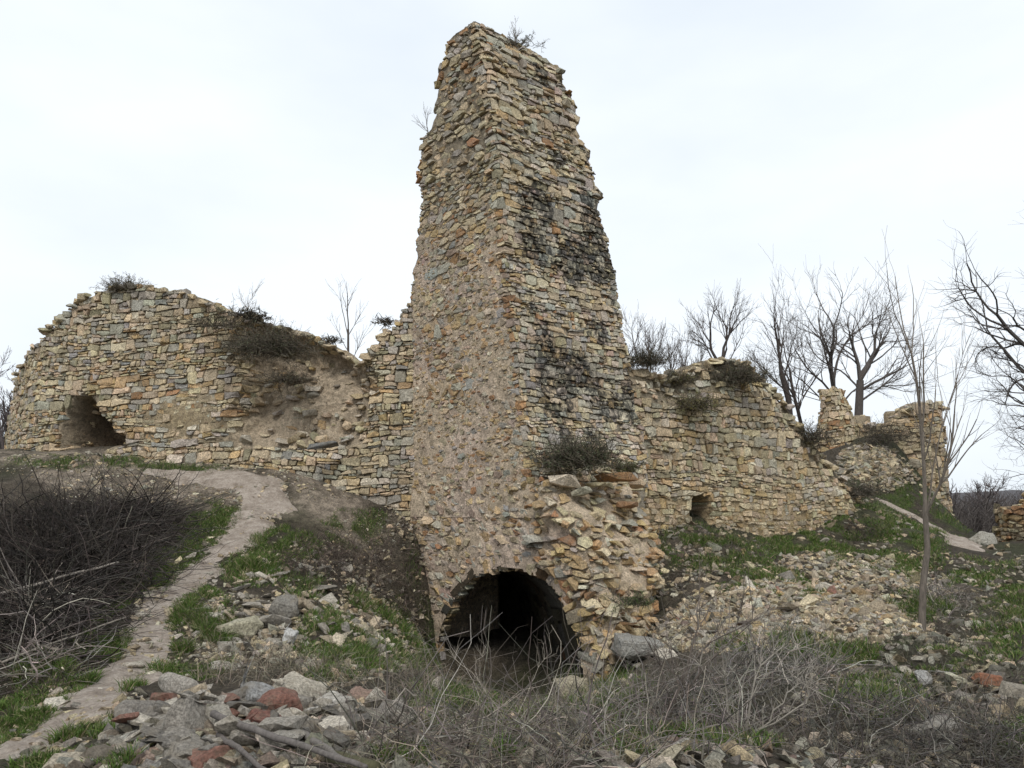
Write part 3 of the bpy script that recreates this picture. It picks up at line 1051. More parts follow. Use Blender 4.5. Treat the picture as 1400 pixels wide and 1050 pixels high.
for k in range(240):     # broken stones jutting from the corner of the foot
    u = rt.uniform(-1.0, 1.9); z = rt.uniform(-0.9, 2.05)
    if arch_in(np.array([u]), np.array([z]), ARCH_BIG)[0]: continue
    p = lo.map(np.array([u]), np.array([z]), np.array([rt.uniform(-.08, .05)]))[0]
    add_rock(ts, p, rt.uniform(.08, .22), pick(rt, 1, tan=3, buff=1.5, pale=.8, grey=2, ochre=2.5, rust=1.1)[0] * np.array([.88, .86, .82, 1]), rt, tiltv=0.45)
ts.build(TOWER)
vst.build(VAULT, name='voussoir')
vin.build(VAULT, limit=120, mat=M_VAULT_SHADE_STONE)

# ------------------------------------------------------------------ left wall
def px_plan(lst): return [tuple(pt(p, 600, d)[:2]) for p, d in lst]
LWALL = thing('ruined_wall', 'long rubble wall with a dark hole and a slumped earthy breach, joined to the tower\'s left side', 'wall', (-6, 16.8, 1.0))
lw = Wall(px_plan([(6, 20.4), (14, 19.0), (24, 18.0), (45, 17.3), (110, 16.8), (250, 16.3), (380, 16.0), (480, 15.85), (570, 15.7), (600, 15.7)]),
          [(4, 540), (14, 520), (25, 500), (36, 478), (48, 466), (60, 448), (75, 436), (90, 420), (105, 404), (130, 398), (160, 390), (190, 389), (215, 393), (245, 398), (275, 410),
           (300, 420), (330, 430), (370, 442), (410, 450), (440, 464), (462, 480), (480, 492), (488, 494), (500, 486), (512, 470), (520, 455), (536, 445), (548, 425), (566, 405), (600, 400)],
          -0.2, thick=1.5, seed=4)
def PX(w, px, py): return w.find(px, py)
_s = lambda px, py=560: lw.find(px, py)[0]
HOLE_L = [lw.find(*q) for q in [(84, 612), (86, 590), (92, 566), (102, 546), (116, 543), (126, 556), (134, 570), (146, 580), (150, 592), (166, 600), (166, 606), (150, 604), (140, 612), (130, 622), (100, 622)]]
SLUMP = [lw.find(*q) for q in [(318, 480), (345, 440), (440, 450), (482, 490), (500, 520), (498, 560), (490, 608), (380, 612), (300, 606), (330, 560), (352, 520)]]
def poly_soft(u, z, poly, r):
    k = 0
    for a, b in ((0, 0), (r, 0), (-r, 0), (0, r), (0, -r), (.7 * r, .7 * r), (-.7 * r, .7 * r), (.7 * r, -.7 * r), (-.7 * r, -.7 * r)):
        k = k + inpoly(u + a, z + b, poly)
    return k / 9.0
def lw_field(u, z):
    h = poly_soft(u, z, HOLE_L, 0.07)
    f = -1.05 * h * (1 + 0.30 * fbm(np.c_[u, z, u * 0], 4, 3, 3))
    sl_ = poly_soft(u, z, SLUMP, 0.25)
    zl = lw.find(400, 606)[1]
    slope = np.clip((z - zl) / 1.6, 0, 1)
    f = f - sl_ * (0.22 + 0.55 * slope + 0.14 * fbm(np.c_[u, z, u * 0], 2.2, 3, 5))
    # the upper part leans back a little
    f = f - 0.10 * sstep(3.2, 5.6, z)
    return f
lw.field = lw_field
rl = np.random.RandomState(31)
def mortar_lw(u, z, P):
    m = -0.058 + 0.03 * fbm(P, 1.1, 3, 12) + 0.022 * fbm(P, 8, 4, 15)
    b = np.exp(-(((u - _s(245)) / 1.1) ** 2 + ((z - lw.find(245, 570)[1]) / 0.5) ** 2))      # a patch still rendered
    return m + 0.07 * b + 0.09 * poly_soft(u, z, SLUMP, .2) * fbm(P, 5, 3, 77)
def tint_lwc(u, z, P):
    c = np.tile([0.34, 0.28, 0.20], (len(P), 1))
    e = poly_soft(u, z, SLUMP, .25)[:, None]
    c = c * (1 - e) + np.array([0.47, 0.38, 0.275]) * e
    b = np.exp(-(((u - _s(245)) / 1.1) ** 2 + ((z - lw.find(245, 570)[1]) / 0.5) ** 2))[:, None]
    c = c * (1 - b) + np.array([0.38, 0.30, 0.185]) * b
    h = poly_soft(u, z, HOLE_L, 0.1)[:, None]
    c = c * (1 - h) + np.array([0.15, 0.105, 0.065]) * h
    c *= 1 + 0.2 * fbm(P, 3, 3, 2)[:, None]
    return np.c_[c, np.full(len(P), 1.2)]
V, T, c = lw.core(mortar_lw, tint_lwc)
world_obj('rubble_core', V, T, M_CORE, c, LWALL, smooth=True)
ls = Stones()
def tint_lw(u, z, rng):
    n = len(u)
    a = pick(rng, n, tan=3.5, buff=3, pale=1.3, grey=2.6, ochre=1.2, olive=1.2, blue=.6)
    b = pick(rng, n, tan=2, ochre=3, olive=2, rust=.6, grey=1)
    near = rng.rand(n) < np.exp(-(((u - _s(170)) / 1.6) ** 2 + ((z - lw.find(170, 550)[1]) / 0.7) ** 2)) * .7
    return np.where(near[:, None], b, a)
def terr_clear(w, u, z, m=0.2):
    P, N = w.base(u)
    return z > height(P[:, 0] + N[:, 0] * .1, P[:, 1] + N[:, 1] * .1) - m
def keep_lw(u, z):
    sl_ = inpoly(u, z, SLUMP)
    return (z < lw.top(u) + 0.02) & (poly_soft(u, z, HOLE_L, .13) < .2) & (~sl_ | (rl.rand(len(u)) < 0.22)) & terr_clear(lw, u, z)
cells = course_cells(0.0, lw.L, 0.0, lw.qz.max(), 0.108, rl)
ls.add(lw, cells, rl, tint_lw, depth=(0.0, 0.015), keep=keep_lw,
       rag=lambda u, z: 0.05 * float(inpoly(np.array([u]), np.array([z]), SLUMP)[0]))
def cap_wall(w, st, rng, n, smin, smax, s0=0, s1=None, **pal):
    for k in range(n):
        u = np.array([rng.uniform(s0, s1 or w.L)]); b = rng.rand() ** 1.5 * w.thick * .9
        P, N = w.base(u)
        z = w.top(u)[0]
        f = w.field(u, np.array([z]))[0] if w.field is not None else 0
        p = P[0] + N[0] * (min(0, f) - b + 0.05)
        s = rng.uniform(smin, smax)
        add_rock(st, (p[0], p[1], z - 0.02 + rng.uniform(-.05, .03)), s, pick(rng, 1, **pal)[0], rng)
cap_wall(lw, ls, rl, 330, .10, .28, grey=3, tan=3, olive=1.5, buff=1.5)
V, T = ROCKS[4]
W = (V * np.array([.55, .3, .2])) @ rot_m(0.1, -.15, 0.2).T + pt(442, 609, 15.5)
ls.push(W, T, np.array([0.16, 0.16, 0.155, 1.2]))
for k in range(45):        # rubble lying on the ledge of the breach and its scarp
    px = rl.uniform(330, 495); py = rl.uniform(500, 612)
    u, z = lw.find(px, py)
    if not inpoly(np.array([u]), np.array([z]), SLUMP)[0]: continue
    p = lw.map(np.array([u]), np.array([z]), np.array([0.0]))[0]
    add_rock(ls, p, rl.uniform(.12, .3), pick(rl, 1, tan=2, buff=2, grey=2, olive=1)[0], rl)
for k in range(90):        # sides of the hole
    a = rl.randint(len(HOLE_L)); t = rl.rand()
    q = np.array(HOLE_L[a]) * t + np.array(HOLE_L[(a + 1) % len(HOLE_L)]) * (1 - t)
    p = lw.map(q[:1], q[1:], np.array([0.0]))[0] + np.array([0, rl.uniform(-.05, .5), 0])
    add_rock(ls, p, rl.uniform(.08, .22), pick(rl, 1, tan=2, ochre=2, olive=1)[0], rl)
ls.build(LWALL)

# ------------------------------------------------------------------ right wall
RWALL = thing('ruined_wall', 'rubble curtain wall with a small square hole, running from the tower to the grassy slope', 'wall', (5, 17.2, 0.6))
rw = Wall(px_plan([(840, 15.4), (880, 15.7), (960, 16.5), (1060, 17.7), (1165, 19.2), (1180, 19.9), (1190, 21.0)]),
          [(840, 470), (862, 482), (880, 500), (900, 508), (925, 516), (945, 508), (970, 498), (1000, 490), (1025, 496), (1050, 512), (1068, 532), (1080, 552), (1092, 566),
           (1104, 590), (1120, 606), (1140, 628), (1158, 644), (1172, 664), (1192, 680)], 0.2, thick=1.3, seed=7)
HOLE_R = [rw.find(*q) for q in [(949, 712), (950, 684), (958, 680), (970, 686), (972, 700), (973, 712)]]
def rw_field(u, z):
    t = rw.top(u)
    return -0.9 * poly_soft(u, z, HOLE_R, 0.05) - 0.35 * sstep(0.7, 0.0, t - z) * (0.6 + fbm(np.c_[u, z, u * 0], 1.3, 3, 15)) \
        - 0.05 * sstep(2.2, 2.5, z + 0.25 * np.sin(u * 1.3))
rw.field = rw_field
rr = np.random.RandomState(41)
def mortar_rw(u, z, P): return -0.058 + 0.03 * fbm(P, 1.1, 3, 112) + 0.022 * fbm(P, 8, 4, 115) + 0.04 * sstep(2.4, 1.2, z)
def tint_rwc(u, z, P):
    k = sstep(2.6, 1.6, z)[:, None]
    c = np.array([0.33, 0.275, 0.195]) * (1 - k) + np.array([0.40, 0.305, 0.18]) * k
    t = sstep(.6, .1, rw.top(u) - z)[:, None]
    c = c * (1 - t) + np.array([0.20, 0.165, 0.11]) * t
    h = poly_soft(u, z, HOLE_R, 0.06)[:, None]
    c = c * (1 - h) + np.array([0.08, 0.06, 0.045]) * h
    return np.c_[c * (1 + 0.2 * fbm(P, 3, 3, 2)[:, None]), np.full(len(P), 1.2)]
V, T, c = rw.core(mortar_rw, tint_rwc)
world_obj('rubble_core', V, T, M_CORE, c, RWALL, smooth=True)
rs = Stones()
def tint_rw(u, z, rng):
    n = len(u)
    a = pick(rng, n, tan=4, buff=3.4, pale=1.2, grey=1.7, ochre=1.2, olive=1)
    b = pick(rng, n, ochre=2.6, tan=4, buff=2, olive=1)
    lowk = rng.rand(n) < 0.8 * sstep(2.5, 1.5, z)
    return np.where(lowk[:, None], b, a)
def keep_rw(u, z):
    t = rw.top(u) - z
    return (t > -0.02) & ~inpoly(u, z, HOLE_R) & terr_clear(rw, u, z) & ((t > 0.6) | (rr.rand(len(u)) < 0.5))
cells = [*course_cells(0, rw.L, 0.3, 2.35, 0.094, rr), *course_cells(0, rw.L, 2.38, rw.qz.max(), 0.122, rr, aspect=(.8, 2.2))]
rs.add(rw, cells, rr, tint_rw, depth=(0.0, 0.017), keep=keep_rw)
cap_wall(rw, rs, rr, 260, .10, .28, grey=2, tan=3, olive=1.5, buff=1.5)
rs.build(RWALL)

# ------------------------------------------------------------------ round tower, pillar and wall stub further off
FTOW = thing('ruined_round_tower', 'low round rubble tower with sloping top, its left side buried under a stony bank', 'tower', (pt(1222, 690, 26.4)[0], 27.6, 0.8))
def circle_plan(cx, cy, r, a0, a1, n=40):
    return [(cx + r * math.sin(a), cy - r * math.cos(a)) for a in np.linspace(a0, a1, n)]
cx, cy, R = pt(1213, 600, 27.6)[0], 27.6, 1.78
arc_len = R * math.radians(300)
zt = pt(1240, 552, 25.9)[2]
ft = Wall(circle_plan(cx, cy, R, math.radians(-150), math.radians(150)),
          [(0, zt - .1), (arc_len * .2, zt - .4), (arc_len * .38, zt - .7), (arc_len * .46, zt - .38), (arc_len * .5, zt - .1), (arc_len * .56, zt + .06), (arc_len * .65, zt + .1), (arc_len * .72, zt + .02), (arc_len * .8, zt - .05), (arc_len, zt)],
          0.3, thick=1.1, seed=9, top_is_z=True)
rf = np.random.RandomState(51)
V, T, c = ft.core(lambda u, z, P: -0.05 + 0.03 * fbm(P, 3, 3, 4), lambda u, z, P: np.c_[np.tile([0.27, 0.215, 0.14], (len(P), 1)) * (1 + .2 * fbm(P, 2, 3, 5)[:, None]), np.full(len(P), 1.2)], du=.08, dz=.08)
world_obj('rubble_core', V, T, M_CORE, c, FTOW, smooth=True)
fs = Stones()
cells = course_cells(arc_len * .15, arc_len * .9, 0.6, zt + .1, 0.15, rf, joint=0.02)
fs.add(ft, cells, rf, lambda u, z, r: pick(r, len(u), tan=4, ochre=2.5, buff=3, grey=2, olive=1.2), depth=(0, .03), keep=lambda u, z: (z < ft.top(u)) & terr_clear(ft, u, z))
cap_wall(ft, fs, rf, 90, .16, .36, tan=2, buff=2, grey=2)
fs.build(FTOW)

PIL = thing('masonry_pillar', 'short leaning pillar of stacked yellowish rubble standing on the bank beside the round tower', 'pillar', (pt(1146, 600, 26)[0], 26.2, 2.6))
cx, cy, R = pt(1146, 600, 26)[0], 26.2, 0.74
zb, zt = pt(1146, 618, 26)[2], pt(1146, 536, 26)[2]
al = R * 2 * math.pi * .96
class Pillar(Wall):
    def map(self, u, z, d):
        P = Wall.map(self, u, z, d)
        k = np.interp(z, [zb, zb + .5 * (zt - zb), zt], [1.0, .72, .45])
        P[:, 0] = cx + (P[:, 0] - cx) * k + 0.05 * np.sin(z * 3); P[:, 1] = cy + (P[:, 1] - cy) * k
        return P
pl = Pillar(circle_plan(cx, cy, R, math.radians(-172), math.radians(172)), [(0, zt), (al * .4, zt + .1), (al * .6, zt - .1), (al, zt)], zb - .5, thick=0.5, seed=12, top_is_z=True)
us, zs = np.linspace(0, pl.L, 60), np.linspace(zb - .5, zt, 40)
U, Z = np.meshgrid(us, zs); P = pl.map(U.ravel(), Z.ravel(), -0.06 + 0 * U.ravel())
i = np.arange(60 * 40).reshape(40, 60)
nx = np.roll(i, -1, 1)
Q = np.stack([i[:-1], nx[:-1], nx[1:], i[1:]], -1).reshape(-1, 4)
T = np.concatenate([Q[:, [0, 1, 2]], Q[:, [0, 2, 3]]])
P = np.vstack([P, P[i[-1]].mean(0)]); T = np.vstack([T, np.c_[i[-1], nx[-1], np.full(60, len(P) - 1)]])
world_obj('rubble_core', P, T, M_CORE, rgba((0.30, 0.23, 0.14), len(P)), PIL, smooth=True)
ps = Stones()
ps.add(pl, course_cells(0, pl.L, zb - .2, zt + .05, 0.15, rf, joint=0.02), rf, lambda u, z, r: pick(r, len(u), tan=4, ochre=2, buff=3, rust=.7, pale=1), depth=(0.01, .05), bury=.1)
for k in range(14):
    add_rock(ps, (cx + rf.uniform(-.25, .25), cy + rf.uniform(-.25, .25), zt + rf.uniform(-.1, .12)), rf.uniform(.2, .4), pick(rf, 1, tan=3, buff=2)[0], rf)
ps.build(PIL)

STUB = thing('wall_stub', 'broken end of a brownish rubble wall at the edge of the far wood', 'wall', (pt(1400, 740, 20)[0], 20.4, 0.5))
sw = Wall([(12.75, 21.4), (12.58, 20.5), (12.70, 20.0), (13.2, 19.85), (14.8, 20.0)],
          [(0, pt(1390, 692, 20)[2]), (1.2, pt(1390, 692, 20)[2]), (1.7, pt(1390, 680, 20)[2]), (4, pt(1390, 650, 20)[2])], 0.0, thick=1.0, seed=15, top_is_z=True)
V, T, c = sw.core(lambda u, z, P: -0.06 + .02 * fbm(P, 3, 3, 4), lambda u, z, P: rgba((0.24, 0.18, 0.12), len(P)), du=.08, dz=.08)
world_obj('rubble_core', V, T, M_CORE, c, STUB, smooth=True)
ss_ = Stones()
ss_.add(sw, power_cells(0, sw.L, .2, 3, 0.16, rf, joint=.03), rf, lambda u, z, r: pick(r, len(u), rust=1, ochre=2, tan=2, olive=1.5), depth=(0, .04), keep=lambda u, z: z < sw.top(u))
cap_wall(sw, ss_, rf, 24, .16, .3, tan=2, ochre=2)
ss_.build(STUB)

# ------------------------------------------------------------------ ground
def axis(lo_, hi_, step, far, growth=1.16):
    a = list(np.arange(lo_, hi_ + 1e-6, step))
    s = step; r = a[-1]
    while r < far:
        s *= growth; r += s; a.append(r)
    s = step; r = lo_; l = []
    while r > -far:
        s *= growth; r -= s; l.append(r)
    return np.array(l[::-1] + a)
GRASS_PATH = [(300, 712, 40, 26, 6200), (255, 752, 40, 32, 5600), (205, 800, 44, 28, 5200), (160, 872, 40, 44, 7800), (110, 930, 80, 34, 8500), (40, 985, 70, 32, 7000), (205, 880, 16, 30, 900),
              (395, 742, 46, 24, 5200), (345, 775, 44, 24, 4000), (270, 858, 46, 54, 8000), (260, 900, 54, 32, 4600), (480, 728, 50, 26, 2000), (190, 1005, 60, 26, 2600), (150, 1038, 60, 18, 2000), (30, 1010, 50, 16, 2500), (40, 1045, 70, 14, 2000), (120, 632, 110, 9, 1800), (250, 645, 60, 8, 1000)]
GRASS_HOLLOW = [(720, 1000, 160, 16, 4200), (900, 960, 80, 14, 2000), (620, 1030, 90, 14, 1500), (940, 1020, 120, 16, 1800), (540, 885, 64, 42, 8500), (500, 905, 60, 20, 3000), (660, 968, 100, 14, 4600), (820, 945, 60, 18, 1600), (450, 868, 44, 30, 2600), (420, 800, 30, 20, 1200), (480, 840, 30, 16, 1200)]
GRASS_RIGHT = [(1100, 745, 64, 16, 7000), (1185, 740, 84, 42, 11000), (1040, 790, 54, 24, 4600), (1090, 892, 100, 14, 7000), (1250, 738, 44, 32, 4600), (1200, 685, 74, 18, 3000), (960, 740, 70, 26, 4600), (1000, 765, 60, 20, 2400),
               (1290, 730, 40, 12, 2000), (1285, 702, 36, 16, 3000), (1240, 690, 40, 18, 2500), (1390, 830, 46, 34, 5200), (1200, 950, 60, 28, 5600), (1360, 880, 34, 30, 2600), (1260, 830, 44, 20, 2200), (1110, 812, 24, 14, 1400), (1340, 790, 56, 22, 2600), (1390, 1000, 40, 20, 1500), (1290, 900, 40, 16, 1200)]
def ell_axes(px, py, rx, ry):
    return gp(px, py), (gp(px + rx, py) - gp(px - rx, py)) / 2, (gp(px, py - ry) - gp(px, py + ry)) / 2
def ell_mask(P, areas):
    m = np.zeros(len(P))
    for px, py, rx, ry, n in areas:
        c, a, b = ell_axes(px, py, rx, ry)
        Mi = np.linalg.inv(np.array([a[:2], b[:2]]).T)
        q = (P[:, :2] - c[:2]) @ Mi.T
        m = np.maximum(m, sstep(1.15, 0.55, np.hypot(q[:, 0], q[:, 1])))
    return m
gx = axis(-12.5, 13.5, 0.075, 1600); gy = axis(3.5, 24, 0.075, 1600)
X, Y = np.meshgrid(gx, gy)
H = height(X.ravel(), Y.ravel())
PG = np.c_[X.ravel(), Y.ravel(), H]
near = np.hypot(PG[:, 0], PG[:, 1]) < 40
soil = np.tile([0.052, 0.042, 0.030], (len(PG), 1))
mossy = sstep(0.0, 0.35, fbm(PG, 0.55, 4, 51))[:, None] * 0.7
soil = soil * (1 - mossy) + np.array([0.036, 0.042, 0.016]) * mossy
pale = sstep(-0.05, 0.5, fbm(PG, 0.9, 4, 57))[:, None] * 0.55
soil = soil * (1 - pale) + np.array([0.125, 0.102, 0.076]) * pale
# bare trampled dust below the left wall
dust = (sstep(13.9, 15.0, PG[:, 1] + 0.9 * fbm(PG, 1.1, 4, 9)) * sstep(-1.4, -2.6, PG[:, 0]) * sstep(17.5, 16.6, PG[:, 1]) * sstep(-.5, .3, fbm(PG, 1.6, 4, 66)))[:, None] * 0.8
soil = soil * (1 - dust) + np.array([0.30, 0.248, 0.195]) * dust
gm = ell_mask(PG, GRASS_PATH + GRASS_HOLLOW + GRASS_RIGHT) * sstep(-0.30, 0.05, fbm(PG, 2.6, 3, 23))
gm = gm[:, None] * 0.8
soil = soil * (1 - gm) + np.array([0.045, 0.068, 0.014]) * gm          # moss under the grass
farv = ~near
soil[farv] = np.array([0.07, 0.062, 0.048])
m, n = X.shape
i = np.arange(n * m).reshape(m, n)
Q = np.stack([i[:-1, :-1], i[:-1, 1:], i[1:, 1:], i[1:, :-1]], -1).reshape(-1, 4)
ground = world_obj('ground', PG, Q, M_GROUND, soil, kind='structure', smooth=True, origin=(0, 0, 0))

def path(name, C, widths, seed, step=0.08, nW=28, lift=0.055):
    t = np.r_[0, np.cumsum(np.linalg.norm(np.diff(C, axis=0), axis=1))]
    ss = np.arange(0, t[-1], step)
    X = np.c_[np.interp(ss, t, C[:, 0]), np.interp(ss, t, C[:, 1])]
    k = np.ones(15) / 15
    Xp = np.vstack([np.tile(X[0], (7, 1)), X, np.tile(X[-1], (7, 1))])
    X = np.c_[np.convolve(Xp[:, 0], k, 'valid'), np.convolve(Xp[:, 1], k, 'valid')]
    tg = np.gradient(X, axis=0); tg /= np.maximum(np.linalg.norm(tg, axis=1), 1e-6)[:, None]
    N = np.c_[-tg[:, 1], tg[:, 0]]
    w = np.interp(ss, t, widths)
    v = np.linspace(-1, 1, nW)
    G = X[:, None, :] + N[:, None, :] * (v[None, :, None] * w[:, None, None] * 1.1)
    g = G.reshape(-1, 2)
    vv = np.tile(v, len(ss))
    end = np.repeat(np.minimum(1, np.minimum(ss, ss[-1] - ss) / 0.4), nW)
    P0 = np.c_[g, np.zeros(len(g))]
    prof = 1 - (np.abs(vv) ** 2) * 1.55 + 1.3 * fbm(P0, 3.0, 4, seed)
    z = height(g[:, 0], g[:, 1]) + np.clip(lift * np.minimum(prof, 0.55), -0.05, 0.03) + (end - 1) * 0.06 + 0.035 * fbm(P0, 4, 5, seed + 3)
    P = np.c_[g, z]
    i = np.arange(len(P)).reshape(len(ss), nW)
    Q = np.stack([i[:-1, :-1], i[1:, :-1], i[1:, 1:], i[:-1, 1:]], -1).reshape(-1, 4)
    return world_obj(name, P, Q, M_PATH, None, kind='structure', smooth=True)
for k, (C, w) in enumerate(PATHS):
    path('path', C, w, 3 + 2 * k)

# ------------------------------------------------------------------ twig and blade builders
def tubes(P, R, sides=3):
    """P (N,K,3), R (N,K) -> verts, tris"""
    N, K, _ = P.shape
    tg = np.gradient(P, axis=1)
    tg /= np.maximum(np.linalg.norm(tg, axis=2, keepdims=True), 1e-9)
    ref = np.where(np.abs(tg[..., 2:3]) > 0.9, np.array([1.0, 0, 0]), np.array([0, 0, 1.0]))
    a = np.cross(tg, ref); a /= np.maximum(np.linalg.norm(a, axis=2, keepdims=True), 1e-9)
    b = np.cross(tg, a)
    ang = np.arange(sides) * 2 * math.pi / sides
    V = P[:, :, None, :] + R[:, :, None, None] * (a[:, :, None, :] * np.cos(ang)[None, None, :, None] + b[:, :, None, :] * np.sin(ang)[None, None, :, None])
    V = V.reshape(-1, 3)
    base = (np.arange(N) * K * sides)[:, None, None]
    k = (np.arange(K - 1) * sides)[None, :, None]
    j = np.arange(sides)[None, None, :]; j2 = (j + 1) % sides
    i00, i01, i10, i11 = base + k + j, base + k + j2, base + k + sides + j, base + k + sides + j2
    T = np.concatenate([np.stack([i00, i01, i11], -1).reshape(-1, 3), np.stack([i00, i11, i10], -1).reshape(-1, 3)])
    return V, T

def curl(start, direc, L, K, rng, wig=0.25, grav=0.0):
    """random curved stems: start (N,3), direc (N,3), L (N) -> (N,K,3)"""
    N = len(start)
    P = np.empty((N, K, 3)); P[:, 0] = start
    d = direc / np.linalg.norm(direc, axis=1)[:, None]
    drift = rng.normal(0, wig * .5, (N, 3))
    for k in range(1, K):
        d = d + rng.normal(0, wig, (N, 3)) + drift + np.array([0, 0, -grav])
        d /= np.linalg.norm(d, axis=1)[:, None]
        P[:, k] = P[:, k - 1] + d * (L / (K - 1))[:, None]
    return P

def merge(parts):
    Vs, Ts, Cs, o = [], [], [], 0
    for V, T, c in parts:
        Vs.append(V); Ts.append(T + o); Cs.append(c); o += len(V)
    return np.vstack(Vs), np.vstack(Ts), np.vstack(Cs)

def blades(base, direc, L, W, rng, bend=0.5):
    """grass blades: 5 verts, 3 tris"""
    N = len(base)
    d = direc / np.linalg.norm(direc, axis=1)[:, None]
    side = np.cross(d, rng.normal(size=(N, 3))); side /= np.linalg.norm(side, axis=1)[:, None]
    horiz = d * np.array([1, 1, 0]) + rng.normal(0, .2, (N, 3)) * np.array([1, 1, 0])
    mid = base + d * (L * .55)[:, None]
    tip = mid + (d + horiz * bend + np.array([0, 0, -bend * .6])) * (L * .45)[:, None]
    w = W[:, None] * .5
    V = np.stack([base - side * w, base + side * w, mid - side * w * .8, mid + side * w * .8, tip], 1).reshape(-1, 3)
    o = (np.arange(N) * 5)[:, None]
    T = np.concatenate([o + np.array([[0, 1, 3]]), o + np.array([[0, 3, 2]]), o + np.array([[2, 3, 4]])])
    return V, T

def ell(px, py, rx, ry, n, rng, power=0.5, path=0.25):
    """n ground points inside the ellipse seen at (px,py)"""
    c = gp(px, py); a = (gp(px + rx, py) - gp(px - rx, py)) / 2; b = (gp(px, py - ry) - gp(px, py + ry)) / 2
    r = rng.rand(n) ** power; t = rng.uniform(0, 6.2832, n)
    xy = c[:2] + np.outer(r * np.cos(t), a[:2]) + np.outer(r * np.sin(t), b[:2])
    xy = xy[path_near(xy[:, 0], xy[:, 1]) < path]
    return np.c_[xy, height(xy[:, 0], xy[:, 1])]

# ------------------------------------------------------------------ rubble
rb = np.random.RandomState(61)
def rock_thing(px, py, dims, tint, label, name='boulder', rng=rb, rz=0.0, tilt=(0, 0), seed=0, sink=.25, p=None, cat='rock', group=None, sub=2):
    r_ = np.random.RandomState(seed)
    V, T = hull_rock(r_, 15, 1.0, 1.0, 3.2)
    me = bpy.data.meshes.new(name)
    bm = bmesh.new()
    vs = [bm.verts.new(v * np.array(dims)) for v in V]
    for t in T: bm.faces.new([vs[k] for k in t])
    bmesh.ops.dissolve_limit(bm, angle_limit=0.35, verts=bm.verts, edges=bm.edges)
    bmesh.ops.bevel(bm, geom=list(bm.edges), offset=min(dims) * .05, segments=1, affect='EDGES')
    bmesh.ops.triangulate(bm, faces=bm.faces)
    for _ in range(sub):
        bmesh.ops.subdivide_edges(bm, edges=[e for e in bm.edges if e.calc_length() > min(dims) * .16], cuts=1, use_grid_fill=False)
        bmesh.ops.triangulate(bm, faces=bm.faces)
    co = np.array([v.co[:] for v in bm.verts])
    bm.normal_update()
    no = np.array([v.normal[:] for v in bm.verts])
    co = co + no * (fbm(co + seed * 3.1, 5.0 / max(dims), 4, seed)[:, None] * min(dims) * .12)
    for v, q in zip(bm.verts, co): v.co = q
    bm.to_mesh(me); bm.free()
    me.materials.append(M_ROCK)
    o = bpy.data.objects.new(name, me); COL.objects.link(o)
    g = gp(px, py) if p is None else np.array(p)
    o.location = (g[0], g[1], g[2] + dims[2] * (.5 - sink))
    o.rotation_euler = (tilt[0], tilt[1], rz)
    o.color = (*tint, 1)
    return tag(o, label, cat, group)
BIG = [
    (782, 952, (.62, .42, .36), (.36, .32, .23), 'squared tan block lying in front of the dark vault mouth', .15, (.05, -.08), 2),
    (408, 962, (.60, .44, .40), (.44, .395, .32), 'large pale angular boulder on top of the foreground rubble heap', .3, (.2, .1), 3),
    (352, 975, (.30, .34, .34), (.265, .26, .25), 'upright blue-grey slab in the foreground rubble heap', .8, (.5, .2), 4),
    (382, 985, (.50, .34, .30), (.20, .10, .075), 'long dark red stone in the foreground rubble heap', .5, (.3, .2), 5),
    (356, 1006, (.34, .30, .26), (.185, .085, .065), 'small dark red stone beside the fallen branches', .2, (.2, .3), 6),
    (250, 952, (.48, .36, .26), (.32, .29, .25), 'wide grey slab resting at the edge of the footpath', .4, (.35, .1), 7),
    (325, 868, (.62, .42, .26), (.38, .35, .25), 'pale yellowish slab half buried in the bank right of the footpath', .3, (.2, -.1), 8),
    (390, 845, (.42, .34, .38), (.20, .185, .16), 'rounded dark grey stone standing in the bank right of the footpath', .1, (.3, .1), 9),
    (306, 918, (.38, .28, .13), (.42, .385, .33), 'thin pale grey flagstone lying in the dry grass beside the footpath', .2, (.1, .05), 10),
    (398, 880, (.22, .2, .2), (.50, .49, .47), 'small whitish stone among the grass of the left bank', .7, (.4, .2), 11),
    (876, 846, (.85, .62, .42), (.27, .26, .235), 'big wedge-shaped grey block leaning against the foot of the tower', .2, (.1, .22), 12),
    (1352, 938, (.34, .24, .16), (.24, .105, .06), 'rust-red flat stone lying alone on the bare slope', .3, (.1, .2), 13),
    (1250, 640, (.6, .5, .4), (.36, .31, .23), 'pale boulder fallen on the bank below the round tower', .3, (.1, .2), 14),
    (1345, 742, (.75, .5, .42), (.36, .34, .29), 'pale boulder beside the far end of the narrow path', .3, (.1, .2), 15),
    (190, 782, (.34, .26, .2), (.42, .36, .25), 'yellowish stone in the grass between brush heap and footpath', .3, (.1, .2), 16),
    (182, 918, (.26, .2, .12), (.45, .40, .33), 'flat pale stone lying in the middle of the footpath', .1, (.05, .0), 17),
    (1262, 935, (.20, .18, .18), (.34, .33, .31), 'small grey stone in the dark weeds below the sapling', .1, (.1, .2), 18),
    (445, 975, (.34, .28, .24), (.46, .43, .38), 'whitish angular stone next to the long dark red one', .9, (.3, .2), 19),
    (500, 970, (.40, .32, .26), (.27, .18, .14), 'reddish grey stone at the right end of the rubble heap', .2, (.2, .1), 20),
    (1280, 1010, (.34, .3, .26), (.30, .275, .24), 'roundish brown-grey rock on the weedy slope below the sapling', .2, (.2, .1), 22),
    (190, 1000, (.44, .36, .3), (.22, .20, .175), 'dark grey angular rock at the lower end of the rubble heap', .7, (.2, .2), 23),
    (260, 1005, (.4, .36, .32), (.31, .28, .24), 'mottled grey rock in the middle of the rubble heap', 1.2, (.4, .2), 24),
]
for (px, py, dims, tint, lab, rz, tilt, sd) in BIG:
    rock_thing(px, py, dims, tint, lab, rz=rz, tilt=tilt, seed=sd, p=(pt(872, 896, 11.75) if sd == 12 else None))

